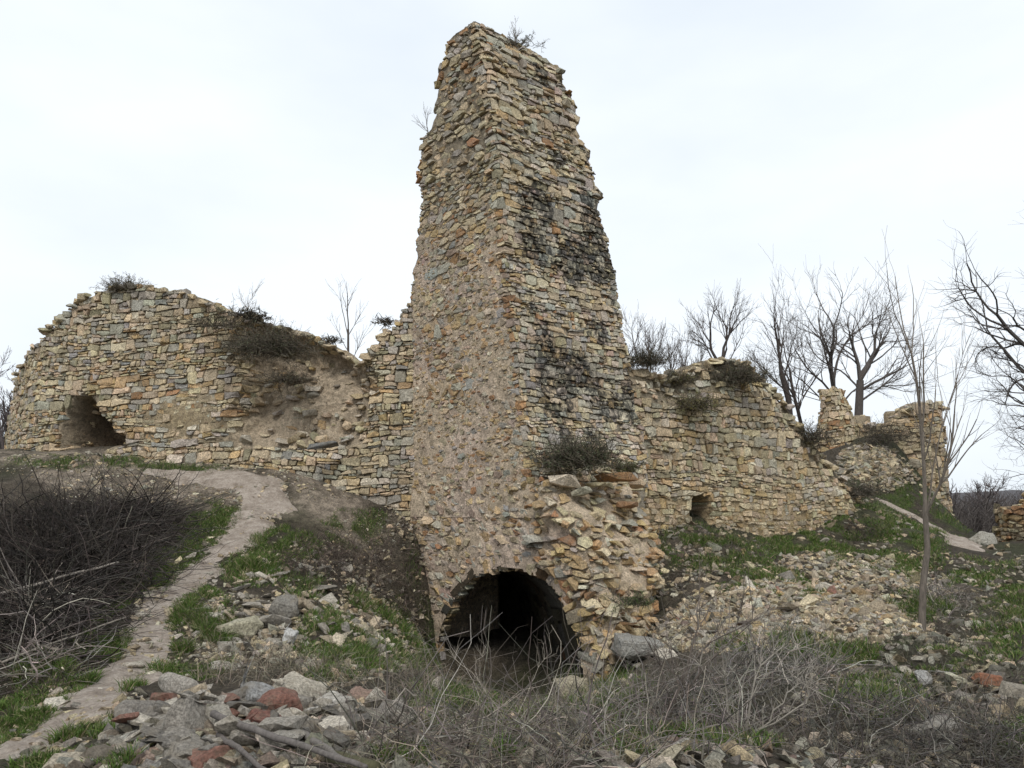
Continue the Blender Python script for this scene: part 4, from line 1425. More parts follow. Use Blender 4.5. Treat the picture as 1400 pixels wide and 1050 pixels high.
LOOSE = {  # tone: (tint, word)
    'grey': ((.30, .272, .232), 'grey'), 'pale': ((.46, .415, .345), 'pale'), 'tan': ((.38, .31, .22), 'tan'), 'ochre': ((.36, .25, .13), 'ochre'), 'red': ((.23, .12, .09), 'reddish'), 'dark': ((.17, .155, .135), 'dark grey'),
}
def loose(n, area, sizes, weights, where, rng=rb, lift=0.0, path=.25):
    """n single stones inside an ellipse of the photograph"""
    ks = list(weights); p = np.array([weights[k] for k in ks], float); p /= p.sum()
    for q in ell(*area, n, rng, .5, path):
        tone = ks[rng.choice(len(ks), p=p)]
        big = rng.rand() < .25
        s = rng.uniform(*sizes) * (1.3 if big else .9)
        o = bpy.data.objects.new('loose_stone', ROCK_ME[rng.randint(len(ROCK_ME))]); COL.objects.link(o)
        flat = rng.rand() < .4
        o.scale = (s * rng.uniform(.9, 1.3), s * rng.uniform(.75, 1.0), s * (rng.uniform(.35, .5) if flat else rng.uniform(.75, 1.05)))
        o.rotation_euler = (rng.normal(0, .35), rng.normal(0, .35), rng.uniform(0, 6.28))
        o.location = (q[0], q[1], q[2] + s * .05 + rng.rand() * lift)
        t = np.array(LOOSE[tone][0]) * rng.uniform(.65, 1.3)
        o.color = (*t, 1)
        lab = '%s %s %s %s' % ('larger' if big else 'smaller', LOOSE[tone][1], 'slab' if flat else 'stone', where)
        tag(o, lab, 'stone', 'each ' + lab)
HEAP = dict(grey=4, pale=2.2, dark=2, red=.35, tan=1)
loose(96, (330, 995, 155, 42), (.12, .28), HEAP, 'in the foreground rubble heap beside the footpath', lift=.12)
loose(20, (470, 985, 90, 25), (.12, .28), HEAP, 'at the dry-grass end of the foreground rubble heap', lift=.08)
loose(14, (220, 1028, 70, 22), (.12, .28), HEAP, 'where the rubble heap meets the footpath', lift=.05)
BANK = dict(grey=3, pale=2, tan=2, dark=1, ochre=.6)
loose(40, (430, 810, 110, 60), (.12, .28), BANK, 'on the grassy bank under the left wall')
loose(14, (330, 860, 60, 40), (.12, .28), BANK, 'in the grass right beside the footpath')
loose(10, (480, 880, 60, 30), (.12, .28), BANK, 'in the hollow left of the vault')
SCREE = dict(pale=3, tan=3, grey=3, ochre=.7, red=.4)
loose(70, (1070, 830, 150, 40), (.13, .27), SCREE, 'in the wide scree slope left of the sapling')
loose(34, (1150, 790, 80, 40), (.13, .27), SCREE, 'high on the scree below the end of the curtain wall')
loose(10, (880, 905, 40, 16), (.14, .26), SCREE, 'around the big wedge-shaped block at the tower foot')
loose(14, (980, 855, 60, 25), (.13, .27), SCREE, 'in the scree beside the foot of the tower')
loose(14, (215, 860, 26, 60), (.10, .2), dict(pale=3, tan=2, grey=1), 'lying along the edge of the footpath', path=.5)
loose(8, (280, 775, 30, 30), (.12, .22), dict(pale=3, tan=2, grey=1), 'trodden into the footpath above its bend', path=9)
loose(8, (120, 965, 60, 24), (.10, .2), dict(pale=3, tan=2, grey=1), 'trodden into the lower end of the footpath', path=9)
loose(10, (1240, 650, 50, 30), (.2, .4), SCREE, 'on the bank below the round tower')

def mass(name, areas, sizes, rng, w, label, lib=SMALL, tone=.8, path=.25):
    P = np.vstack([ell(*a[:4], a[4], rng, .5, path) for a in areas])
    s = rng.uniform(sizes[0], sizes[1], len(P)) * (0.7 + 0.6 * rng.rand(len(P)) ** 3)
    c = pick(rng, len(P), **w) * np.array([tone, tone, tone, 1])
    c[:, :3] *= rng.choice([.55, .8, 1, 1, 1.35], (len(P), 1))
    o = rock_mass(name, P, s, c, rng, lib=lib)
    return tag(o, label, 'rubble', kind='stuff')
mass('rubble', [(1070, 835, 170, 42, 4200), (1150, 790, 110, 42, 1900), (970, 860, 80, 35, 900), (1230, 800, 60, 60, 500), (1000, 760, 100, 40, 320)], (.06, .17), rb,
     dict(pale=3, buff=3, tan=3, grey=3, ochre=.7, rose=.8), 'pale small rubble covering the scree slope below the curtain wall', tone=.78)
mass('rubble', [(120, 1042, 60, 18, 120), (700, 1035, 260, 30, 300), (1000, 1030, 200, 30, 240), (330, 1000, 180, 45, 1100), (480, 985, 110, 25, 450), (230, 1035, 120, 25, 350)], (.06, .20), rb, dict(grey=4, pale=1.5, blue=1, rose=1.4, tan=1.5), 'small grey rubble filling the foreground heap', tone=.7)
mass('rubble', [(430, 810, 130, 75, 1000), (530, 840, 60, 60, 700), (575, 860, 24, 40, 160), (340, 870, 80, 50, 500), (500, 880, 70, 40, 400), (240, 850, 60, 90, 260), (120, 970, 90, 40, 160), (300, 660, 200, 26, 420), (120, 630, 110, 12, 150)], (.04, .15), rb,
     dict(grey=3, pale=2, tan=3, buff=1), 'small stones strewn over the bank and the trampled dust left of the tower')
mass('rubble', [(1250, 940, 160, 90, 900), (1300, 820, 100, 60, 600), (1180, 700, 90, 40, 300), (1190, 640, 60, 26, 500), (1240, 680, 50, 26, 260), (930, 760, 60, 50, 420), (780, 960, 120, 20, 100), (1390, 780, 40, 30, 160)], (.05, .18), rb,
     dict(grey=4, pale=1.5, tan=2, buff=1), 'small grey stones strewn over the weedy slopes right of the tower', tone=.6)

mass('rubble', [(1200, 605, 64, 34, 1500), (1160, 615, 30, 24, 500), (1230, 640, 40, 36, 700), (1175, 622, 26, 14, 500), (1200, 628, 26, 16, 500), (1165, 640, 26, 16, 300), (1215, 650, 40, 20, 400)], (.09, .24), rb, dict(tan=3, buff=2, grey=3, olive=2), 'brownish rubble covering the bank beside the round tower', tone=.8)
GRAVEL = mass('gravel', [(300, 665, 220, 30, 1500), (120, 640, 130, 18, 700), (330, 720, 60, 40, 500), (220, 840, 40, 70, 500), (110, 975, 90, 40, 500), (500, 740, 70, 40, 500)], (.018, .06), rb,
     dict(grey=3, pale=2, tan=3, buff=1), 'loose gravel and clods on the trampled earth by the footpath', tone=.8, path=9)
mass('gravel', [(350, 690, 50, 30, 160), (310, 745, 40, 26, 140), (260, 790, 36, 26, 150), (215, 850, 24, 40, 200), (185, 910, 26, 26, 160), (120, 965, 60, 24, 200), (40, 1015, 60, 24, 140)], (.04, .12), rb,
     dict(grey=2, pale=3, tan=3, buff=2), 'flat stones trodden into the footpath', tone=.75, path=9)

# ------------------------------------------------------------------ grass
rg = np.random.RandomState(71)
GREEN = np.array([[.055, .110, .015], [.075, .135, .020], [.095, .135, .030], [.045, .075, .018], [.13, .14, .045], [.065, .110, .02], [.24, .20, .12]])
def grass_patch(areas, h=(.05, .14), w=.007, spread=.45):
    parts = []
    for px, py, rx, ry, n in areas:
        P = ell(px, py, rx * 1.15, ry * 1.15, n * 2, rg, .75, .5)
        k = fbm(P, 2.6, 3, 23) > -0.10
        P = P[k][:n]
        m_ = len(P)
        d = np.c_[rg.normal(0, spread, (m_, 2)), np.ones(m_)]
        L = rg.uniform(h[0], h[1], m_) * (0.65 + 0.9 * sstep(-.2, .5, fbm(P, 1.7, 3, 29)))
        V, T = blades(P - [0, 0, .01], d, L, rg.uniform(.6, 1.4, m_) * w, rg)
        c = GREEN[rg.randint(len(GREEN), size=m_)] * rg.uniform(.7, 1.3, (m_, 1))
        parts.append((V, T, np.repeat(c, 5, 0)))
    return merge(parts)
V, T, c = grass_patch(GRASS_PATH)
tag(world_obj('grass', V, T, M_LEAF, c, kind='stuff'), 'short green grass along both sides of the trodden footpath', 'grass', kind='stuff')
V, T, c = grass_patch(GRASS_HOLLOW, h=(.06, .20))
tag(world_obj('grass', V, T, M_LEAF, c, kind='stuff'), 'longer green grass in the hollow in front of the vault', 'grass', kind='stuff')
V, T, c = grass_patch(GRASS_RIGHT, h=(.04, .14), w=.009)
tag(world_obj('grass', V, T, M_LEAF, c, kind='stuff'), 'short green grass on the slopes below the curtain wall and round tower', 'grass', kind='stuff')

# dead grass stems
def dead_grass(areas, L=(.15, .5), col=(.20, .172, .128), w=.006, spread=.8):
    parts = []
    for px, py, rx, ry, n in areas:
        P = ell(px, py, rx, ry, n, rg, .55); n = len(P)
        d = np.c_[rg.normal(0, spread, (n, 2)), np.ones(n)]
        V, T = blades(P - [0, 0, .01], d, rg.uniform(*L, n), rg.uniform(.6, 1.4, n) * w, rg, bend=.9)
        c = np.array(col) * rg.uniform(.3, 1.4, (n, 1)) * rg.uniform(.9, 1.1, (n, 3))
        parts.append((V, T, np.repeat(c, 5, 0)))
    return merge(parts)
V, T, c = dead_grass([(380, 920, 110, 26, 1100), (560, 915, 100, 36, 1300), (700, 980, 200, 20, 1500), (650, 1015, 250, 36, 1500), (820, 965, 120, 24, 600), (300, 870, 60, 40, 400)], L=(.12, .38), w=.005)
tag(world_obj('dead_grass', V, T, M_LEAF, c, kind='stuff'), 'pale dead grass stalks in front of the vault and the rubble heap', 'dead grass', kind='stuff')
V, T, c = dead_grass([(1000, 965, 160, 45, 1500), (1250, 1000, 180, 50, 2200), (1250, 900, 150, 50, 1800), (960, 740, 90, 40, 2400), (920, 860, 50, 60, 1000), (1330, 840, 80, 30, 1500), (1200, 690, 80, 40, 1800), (1290, 700, 40, 24, 1800), (1160, 640, 60, 40, 2000), (1175, 622, 26, 14, 900), (1205, 630, 30, 18, 900), (1225, 660, 40, 20, 900)], col=(.115, .10, .075), L=(.06, .26), w=.005)
tag(world_obj('dead_grass', V, T, M_LEAF, c, kind='stuff'), 'grey withered weeds over the right-hand slopes', 'dead grass', kind='stuff')
V, T, c = dead_grass([(90, 780, 120, 80, 3600), (60, 900, 90, 50, 2400), (480, 780, 90, 60, 2200)], col=(.075, .060, .045), L=(.06, .26))
tag(world_obj('dead_grass', V, T, M_LEAF, c, kind='stuff'), 'brown withered weeds under the brush heap and on the left bank', 'dead grass', kind='stuff')

# ------------------------------------------------------------------ brush and shrubs
rv = np.random.RandomState(81)
def heap(name, areas, label, cat, col, L=(.5, 1.5), rad=(.003, .009), up=.35, hgt=None, group=None, K=7, wig=.22, grav=.03):
    """tangle of twigs thrown over an area: areas (px,py,rx,ry,n,height)"""
    parts = []
    for px, py, rx, ry, n, hh in areas:
        P = ell(px, py, rx, ry, n, rv, .6); n = len(P)
        c0 = gp(px, py)
        span = np.linalg.norm((gp(px + rx, py) - c0)[:2]) + 1e-3
        r = np.linalg.norm(P[:, :2] - c0[:2], axis=1) / span
        P[:, 2] += hh * rv.rand(n) ** 1.3 * np.clip(1.15 - r ** 2, 0.05, 1)
        d = np.c_[rv.normal(0, 1, (n, 2)), np.abs(rv.normal(up, .5, n)) if up > .2 else rv.normal(up, .22, n)]
        S = curl(P, d, rv.uniform(*L, n), K, rv, wig, grav)
        gz = height(S[:, :, 0].ravel(), S[:, :, 1].ravel()).reshape(n, K)
        S[:, :, 2] = np.maximum(S[:, :, 2], gz + .01)
        r0 = rv.uniform(rad[0], rad[1], n) * rv.choice([1, 1, 1, 1.8], n)
        V, T = tubes(S, r0[:, None] * np.linspace(1, .35, K)[None])
        cc = np.array(col) * rv.uniform(.45, 1.4, (n, 1)) * rv.choice([1, 1, 1, 1, 1, 2.3], (n, 1)) * rv.uniform(.92, 1.08, (n, 3))
        parts.append((V, T, np.repeat(cc, K * 3, 0)))
    V, T, c = merge(parts)
    o = world_obj(name, V, T, M_TWIG, c)
    return tag(o, label, cat, group)
heap('brush_heap', [(80, 740, 140, 36, 2000, .42), (110, 790, 110, 50, 1700, .45), (50, 810, 90, 60, 1500, .48), (40, 870, 80, 40, 900, .4), (190, 715, 56, 26, 700, .28)],
     'big dark brown heap of cut brushwood beside the footpath', 'brush heap', (.042, .035, .030), L=(.4, 1.5), rad=(.002, .008), up=.0, wig=.24)
heap('brush_heap', [(50, 865, 70, 40, 150, .4), (80, 850, 50, 50, 90, .4), (50, 920, 60, 24, 160, .2)],
     'pale grey bare branches sprawling at the front of the dark brush heap', 'branches', (.19, .165, .14), L=(.3, .95), rad=(.002, .008), up=.1, wig=.26)
heap('dry_thicket', [(1000, 970, 150, 40, 520, .35), (1060, 922, 90, 20, 360, .25), (900, 1005, 130, 38, 300, .3)],
     'dense thicket of bare grey stems in front of the scree slope', 'thicket', (.145, .130, .113), L=(.2, .8), rad=(.0016, .0045), up=.7, wig=.26)
heap('dry_thicket', [(680, 1020, 180, 32, 240, .2), (560, 1035, 120, 20, 110, .2), (800, 1030, 120, 28, 180, .25)],
     'low tangle of bare grey twigs across the foreground before the vault', 'thicket', (.15, .132, .113), L=(.3, 1.2), rad=(.0016, .005), up=.3, wig=.28)
heap('dry_thicket', [(1250, 1000, 160, 50, 520, .2), (1330, 1030, 90, 30, 260, .2), (1180, 1000, 60, 40, 200, .2)],
     'low dark grey twigs over the stony ground below the sapling', 'thicket', (.095, .085, .075), L=(.2, .6), rad=(.0015, .004), up=.3, wig=.28)
heap('dry_bush', [(440, 770, 50, 36, 420, .25), (530, 805, 46, 40, 520, .3), (500, 765, 50, 22, 240, .2)],
     'dark brown dry bush on the bank under the left wall', 'bush', (.080, .062, .050), L=(.15, .5), rad=(.0015, .004), up=.5, wig=.3)
heap('dry_bush', [(566, 830, 24, 44, 420, .25)], 'brown dry bush clinging to the earth bank beside the vault', 'bush', (.085, .066, .052), L=(.15, .5), rad=(.0015, .004), up=.4, wig=.3)
heap('dry_bush', [(1290, 825, 36, 20, 320, .2)], 'grey dry bush growing right of the sapling', 'bush', (.17, .15, .13), L=(.15, .5), rad=(.002, .004), up=.5, wig=.3)
heap('dry_bush', [(1180, 735, 26, 20, 260, .2)], 'small dark dry bush at the end of the curtain wall', 'bush', (.06, .05, .04), L=(.15, .5), rad=(.002, .004), up=.5, wig=.3)

# tall bare stems standing in the foreground right of the vault
def stems(name, label, base, tips, r0, col, rng, sub=3, cat='shrub', group=None):
    """a bare shrub: main stems from base through given tips (world points), with side twigs"""
    root = thing(name, label, cat, base, group)
    for t in tips:
        t = np.array(t); b = np.array(base)
        K = 9
        k = np.linspace(0, 1, K)[:, None]
        P = b + (t - b) * k + np.cumsum(rng.normal(0, .035, (K, 3)), 0) * k + np.sin(k * math.pi) * rng.normal(0, .10, 3)
        V, T = tubes(P[None], (r0 * np.linspace(1, .35, K))[None], 5)
        parts = [(V, T, np.tile(col, (len(V), 1)))]
        n = sub * 4
        f = rng.randint(2, K, n)
        L = np.linalg.norm(t - b) * rng.uniform(.15, .5, n)
        d = (t - b) / np.linalg.norm(t - b) + rng.normal(0, .55, (n, 3))
        S = curl(P[f], d, L, 6, rng, .18, -.06)
        V, T = tubes(S, np.full(n, r0 * .4)[:, None] * np.linspace(1, .4, 6)[None])
        parts.append((V, T, np.tile(col, (len(V), 1))))
        n2 = n * 2
        j = rng.randint(n, size=n2); q = rng.randint(1, 6, n2)
        S2 = curl(S[j, q], rng.normal(0, .6, (n2, 3)) + (S[j, 5] - S[j, 0]) / L[j][:, None], L[j] * rng.uniform(.2, .6, n2), 5, rng, .2, -.05)
        V, T = tubes(S2, np.full(n2, r0 * .22)[:, None] * np.linspace(1, .4, 5)[None])
        parts.append((V, T, np.tile(col, (len(V), 1))))
        V, T, c = merge(parts)
        world_obj('stem', V, T, M_TWIG, c, root)
    return root
g = gp(905, 1000)
stems('bare_shrub', 'thin bare shrub with forked dark stems in front of the wedge-shaped block', g,
      [pt(912, 850, g[1] + .1), pt(950, 800, g[1] + .3), pt(985, 850, g[1] - .1), pt(1010, 830, g[1] + .5), pt(880, 880, g[1] - .2)], .011, (.115, .095, .08), rv, 4)
g = gp(1020, 1010)
stems('bare_shrub', 'pale bare shrub of arching stems standing in the grey thicket', g,
      [pt(1100, 880, g[1] + .2), pt(960, 900, g[1] - .2), pt(1060, 900, g[1] + .1), pt(1140, 930, g[1] - .1), pt(1000, 890, g[1])], .009, (.25, .225, .19), rv, 4)
g = gp(700, 1000)
stems('bare_shrub', 'low bare shrub of long pale stalks before the vault mouth', g,
      [pt(620, 890, g[1] + .4), pt(660, 900, g[1] + .2), pt(740, 890, g[1] + .6), pt(560, 950, g[1] + .1), pt(800, 930, g[1] + .2)], .006, (.24, .21, .17), rv, 3)

def log(name, a, b, r, label, col, seed):
    rng = np.random.RandomState(seed)
    K = 14
    k = np.linspace(0, 1, K)[:, None]
    P = np.array(a) + (np.array(b) - np.array(a)) * k + np.cumsum(rng.normal(0, .005, (K, 3)), 0)
    R = r * np.linspace(1, .62, K) * rng.uniform(.92, 1.08, K)
    V, T = tubes(P[None], R[None], 9)
    c0, c1 = len(V), len(V) + 1
    V = np.vstack([V, P[0], P[-1]])
    e = np.arange(9)
    T = np.vstack([T, np.c_[e, (e + 1) % 9, np.full(9, c0)][:, [1, 0, 2]], np.c_[(K - 1) * 9 + e, (K - 1) * 9 + (e + 1) % 9, np.full(9, c1)]])
    return tag(world_obj(name, V, T, M_BARK, np.tile(col, (len(V), 1)), smooth=True), label, 'branch')
def gl(px, py, dz): return gp(px, py) + [0, 0, dz]
log('fallen_branch', gl(288, 1008, .16), gl(500, 1075, .12), .026, 'long straight grey branch lying across the foreground rubble', (.13, .115, .105), 1)
log('fallen_branch', gl(298, 1024, .10), gl(380, 1075, .06), .020, 'short thin grey branch lying below the long straight one', (.12, .105, .095), 2)
log('fallen_branch', gl(398, 1016, .10), gl(470, 1060, .10), .030, 'stout grey branch stub beside the mossy stump', (.15, .135, .12), 3)
log('mossy_stump', gl(436, 1034, .0), gl(510, 1064, .06), .075, 'thick mossy greenish log end in the foreground', (.085, .08, .045), 4)
log('fallen_branch', gl(0, 938, .2), gl(170, 868, .15), .012, 'thin pale branch reaching from the brush heap to the grass', (.24, .21, .175), 6)
log('fallen_branch', gl(-20, 860, .35), gl(160, 820, .45), .022, 'long pale branch lying on the front of the brush heap', (.25, .22, .19), 7)

# evergreen-looking shrubs growing from the masonry
def bush(name, label, p, size, n, col, hang=0.0, seed=0, leaf=.018, up=.6, stem_col=(.10, .085, .065), group=None):
    rng = np.random.RandomState(seed)
    root = thing(name, label, 'bush', p, group)
    p = np.array(p); size = np.array(size)
    n = int(n * .75); m_ = max(40, n // 9)
    st = p + rng.normal(0, .28, (m_, 3)) * size * np.array([1, .6, .25])
    d = rng.normal(0, 1, (m_, 3)) * np.array([1, 1, .5]) * size / size.max() + np.array([0, -.25, up])
    S = curl(st, d, rng.uniform(.45, 1.0, m_) * size.max() * .62, 6, rng, .22, hang)
    V, T = tubes(S, np.full(m_, .006)[:, None] * np.linspace(1, .4, 6)[None])
    world_obj('stems', V, T, M_TWIG, np.tile(stem_col, (len(V), 1)), root)
    j = rng.randint(m_, size=n); q = rng.uniform(1, 5, n); q0 = q.astype(int); fr = (q - q0)[:, None]
    b = S[j, q0] * (1 - fr) + S[j, np.minimum(q0 + 1, 5)] * fr + rng.normal(0, .022, (n, 3)) * size.max()
    dd = rng.normal(0, 1, (n, 3)) + np.array([0, 0, .5 - hang * 6])
    V, T = blades(b, dd, rng.uniform(.6, 1.8, n) * leaf * 2.6, np.full(n, leaf * .45), rng, .3)
    c = np.array(col) * rng.uniform(.5, 1.7, (n, 1)) * rng.uniform(.85, 1.15, (n, 3))
    dead = rng.rand(n) < .22
    c[dead] = np.array([.15, .12, .08]) * rng.uniform(.5, 1.3, (dead.sum(), 1))
    world_obj('foliage', V, T, M_LEAF, np.repeat(c, 5, 0), root)
    return root
bush('bush', 'dark green bush growing on the ledge of the tower foot', pt(788, 632, 12.95), (.95, .6, .95), 6800, (.060, .066, .034), seed=1)
bush('bush', 'small yellow-green tuft on the ledge near the edge of the tower', pt(856, 642, 13.4), (.4, .35, .35), 1300, (.085, .095, .035), seed=2)
bush('bush', 'large grey-green bush hanging over the breach in the left wall', pt(370, 478, 15.8), (1.25, .6, .7), 5600, (.062, .062, .036), hang=.10, seed=3)
bush('bush', 'brownish bush hanging below the large one on the left wall', pt(392, 520, 15.7), (.7, .4, .6), 2200, (.085, .072, .045), hang=.12, seed=4)
bush('bush', 'thin green creeping bush on the upper face of the left wall', pt(300, 446, 16.0), (1.1, .4, .45), 1200, (.080, .078, .045), hang=.08, seed=5)
bush('bush', 'grassy tuft on the highest point of the left wall', pt(168, 396, 16.8), (.8, .5, .4), 1700, (.095, .088, .055), hang=.02, seed=6)
bush('bush', 'dark bush on top of the curtain wall next to the tower', pt(880, 497, 16.0), (.8, .6, .5), 2800, (.040, .042, .024), seed=7)
bush('bush', 'yellow-green bush spreading over the broken top of the curtain wall', pt(950, 556, 16.2), (.8, .45, .7), 2600, (.125, .115, .045), hang=.10, seed=8)
bush('bush', 'grey-green bush on the highest point of the curtain wall', pt(1010, 520, 17.0), (1.1, .7, .75), 4200, (.075, .075, .045), hang=.05, seed=9)
bush('bush', 'olive tuft in the saddle of the curtain wall top', pt(925, 522, 16.5), (.6, .4, .4), 1500, (.115, .105, .045), seed=10)
bush('bush', 'dark bush straggling down the broken end of the curtain wall', pt(1112, 600, 18.4), (.7, .4, .9), 2200, (.055, .050, .034), hang=.06, seed=11)
bush('bush', 'sparse grass tuft on the very top of the tower', pt(712, 62, 14.2), (.55, .4, .3), 500, (.12, .11, .07), seed=12)
bush('bush', 'green tuft beside the wedge-shaped grey block', pt(868, 826, 12.0), (.45, .3, .2), 900, (.055, .080, .025), seed=13)
bush('bush', 'dark thorny bush on the bank left of the round tower', pt(1212, 600, 24.6), (1.4, .7, .8), 2600, (.055, .05, .04), seed=14)
bush('bush', 'dark bush on the slope at the foot of the curtain wall end', pt(1176, 676, 19.6), (.9, .6, .8), 2200, (.045, .042, .03), seed=15)
bush('bush', 'dark spiky plant on top of the left wall above the breach', pt(345, 436, 16.2), (.55, .4, .35), 700, (.04, .036, .028), seed=16, leaf=.035)
bush('bush', 'small dark spiky plant on the low point of the left wall', pt(452, 468, 16.6), (.3, .3, .25), 260, (.04, .036, .028), seed=17, leaf=.035)
bush('bush', 'small dark spiky plant on the wall top next to the tower', pt(524, 442, 16.2), (.3, .3, .3), 260, (.04, .036, .028), seed=18, leaf=.035)

# ------------------------------------------------------------------ bare trees
def tree(name, label, base, direc, H, r, seed, n=(5, 4, 4, 3), ang=(.55, .6, .65, .7), lr=(.62, .6, .55, .5), maxl=4, col=(.055, .045, .04), trop=.05, wig=.10,
         cat='tree', f0=.35, forks=None, group=None, tw=.0045, K=7):
    rng = np.random.RandomState(seed)
    root = thing(name, label, cat, base, group)
    lev = {}
    def grow(p, d, L, r, l):
        P = [p]; q = p
        Ds = [d]
        for k in range(K - 1):
            d = d + rng.normal(0, wig, 3) + np.array([0, 0, trop]); d = d / np.linalg.norm(d)
            q = q + d * L / (K - 1); P.append(q); Ds.append(d)
        P = np.array(P)
        R = np.maximum(r * np.linspace(1, .5 if l < maxl else .3, K), tw * .6)
        lev.setdefault(l, []).append((P, R))
        if l >= maxl: return
        m_ = n[l] + rng.randint(-1, 2)
        for j in range(max(2, m_)):
            last = (j == 0)
            f = 1.0 if last else rng.uniform(f0, 1.0)
            k = min(K - 1, int(round(f * (K - 1))))
            ax = rng.normal(size=3); ax -= ax.dot(Ds[k]) * Ds[k]; ax /= np.linalg.norm(ax)
            a = ang[l] * rng.uniform(.6, 1.3) * (.4 if last else 1)
            dd = Ds[k] * math.cos(a) + ax * math.sin(a)
            grow(P[k], dd, L * lr[l] * rng.uniform(.7, 1.25) * (1.1 if last else 1), max(R[k] * rng.uniform(.5, .72) * (1.15 if last else 1), tw), l + 1)
    if forks is None:
        d0 = np.array(direc, float); d0 /= np.linalg.norm(d0)
        grow(np.array(base, float), d0, H, r, 0)
    else:
        P = np.array([base, *[f for f in forks['stem']]])
        t = np.linspace(0, len(P) - 1, K); P = np.c_[[np.interp(t, range(len(P)), P[:, a]) for a in range(3)]].T
        R = r * np.linspace(1.1, .8, K)
        lev[0] = [(P, R)]
        for (k, tip, rr_) in forks['limbs']:
            d = np.array(tip) - P[k]; L = np.linalg.norm(d)
            grow(P[k], d / L, L, rr_, 1)
    Pt = np.array([x[0] for x in lev[0]]); Rt = np.array([x[1] for x in lev[0]])
    Rt[:, 0] *= 1.25
    V, T = tubes(Pt, Rt, 9)
    world_obj('trunk', V, T, M_BARK, np.tile(col, (len(V), 1)), root, smooth=True)
    parts = []
    for l in sorted(lev):
        if l == 0: continue
        P = np.array([x[0] for x in lev[l]]); R = np.array([x[1] for x in lev[l]])
        V, T = tubes(P, R, 5 if l <= 2 else 3)
        parts.append((V, T, np.tile(np.array(col) * (1 + .12 * l), (len(V), 1))))
    if parts:
        V, T, c = merge(parts)
        world_obj('crown', V, T, M_BARK, c, root)
    return root
# sapling on the slope
sb = gp(1259, 862); D = sb[1]
tree('sapling', 'slender grey sapling with upright forked stems standing in the scree slope', sb - [0, 0, .1], None, 0, .044, 5,
     forks=dict(stem=[pt(1262, 800, D), pt(1268, 750, D), pt(1265, 705, D)], limbs=[(6, pt(1256, 490, D + .2), .030), (6, pt(1322, 570, D - .3), .022), (6, pt(1290, 530, D + .3), .013)]),
     n=(0, 7, 4, 3), ang=(.3, .38, .45, .5), lr=(.6, .5, .5, .5), maxl=3, col=(.135, .115, .095), trop=.05, wig=.07, f0=.25, tw=.0035)
tb = lambda px, py, D: pt(px, py, D)
tree('bare_tree', 'large bare tree with trunk leaning left behind the masonry pillar', tb(1158, 640, 33), None, 0, .16, 7,
     forks=dict(stem=[tb(1150, 570, 33), tb(1140, 530, 33)], limbs=[(6, tb(1106, 455, 33), .10), (5, tb(1075, 490, 32), .05), (6, tb(1142, 460, 34), .07), (4, tb(1190, 510, 33), .045), (6, tb(1124, 465, 32), .06), (3, tb(1078, 525, 33), .04)]),
     n=(0, 6, 6, 5, 3), ang=(.4, .62, .6, .6, .7), lr=(.6, .62, .55, .5, .5), maxl=4, tw=.0055, wig=.13, trop=.035, col=(.085, .074, .067))
tree('bare_tree', 'large bare tree with upright forked limbs behind the bank and the round tower', tb(1172, 640, 31), None, 0, .17, 9,
     forks=dict(stem=[tb(1174, 565, 31), tb(1176, 520, 31)], limbs=[(6, tb(1168, 460, 31), .09), (6, tb(1206, 462, 31), .085), (5, tb(1230, 492, 30), .06), (6, tb(1190, 455, 32), .07), (5, tb(1145, 485, 31), .045), (4, tb(1238, 510, 31), .045)]),
     n=(0, 6, 6, 5, 3), ang=(.4, .62, .6, .6, .7), lr=(.6, .62, .55, .5, .5), maxl=4, tw=.0055, wig=.13, trop=.035, col=(.085, .074, .067))
tree('bare_tree', 'bare tree with twin limbs rising behind the highest point of the curtain wall', tb(985, 560, 31), None, 0, .12, 12,
     forks=dict(stem=[tb(985, 520, 31), tb(984, 505, 31)], limbs=[(6, tb(966, 450, 31), .075), (6, tb(1010, 450, 31), .075), (5, tb(950, 465, 31), .04), (6, tb(988, 450, 32), .05), (4, tb(1030, 480, 31), .03)]),
     n=(0, 6, 5, 4), ang=(.4, .5, .55, .6), lr=(.6, .5, .55, .5), maxl=4, tw=.006, wig=.12)
tree('bare_tree', 'bare tree leaning left above the broken end of the curtain wall', tb(1082, 600, 30), None, 0, .12, 14,
     forks=dict(stem=[tb(1078, 545, 30), tb(1068, 510, 30)], limbs=[(6, tb(1052, 450, 30), .075), (5, tb(1080, 470, 30), .04), (4, tb(1036, 500, 30), .035)]),
     n=(0, 6, 5, 4), ang=(.4, .5, .55, .6), lr=(.6, .5, .55, .5), maxl=4, tw=.006, wig=.10)
tree('bare_tree', 'thin straight bare tree between the curtain wall and the pillar', tb(1101, 620, 28), (0, 0, 1), 3.0, .08, 15, n=(7, 5, 4), ang=(.6, .6, .6), lr=(.45, .5, .5), maxl=3, tw=.006)
for k, (px, top, D) in enumerate(((868, 450, 27), (895, 462, 29), (912, 468, 27), (935, 470, 30), (948, 462, 32), (880, 440, 32))):
    b = tb(px, 560, D); Hh = tb(px, top, D)[2] - b[2]
    tree('bare_tree', 'small bare tree seen above the dip in the curtain wall top', b, ((k % 3 - 1) * .12, 0, 1), Hh * .62, .045, 20 + k, n=(8, 6, 4), ang=(.35, .5, .6), lr=(.5, .55, .5), maxl=3, tw=.007,
         col=(.075, .06, .052), group='small bare trees behind the curtain wall')
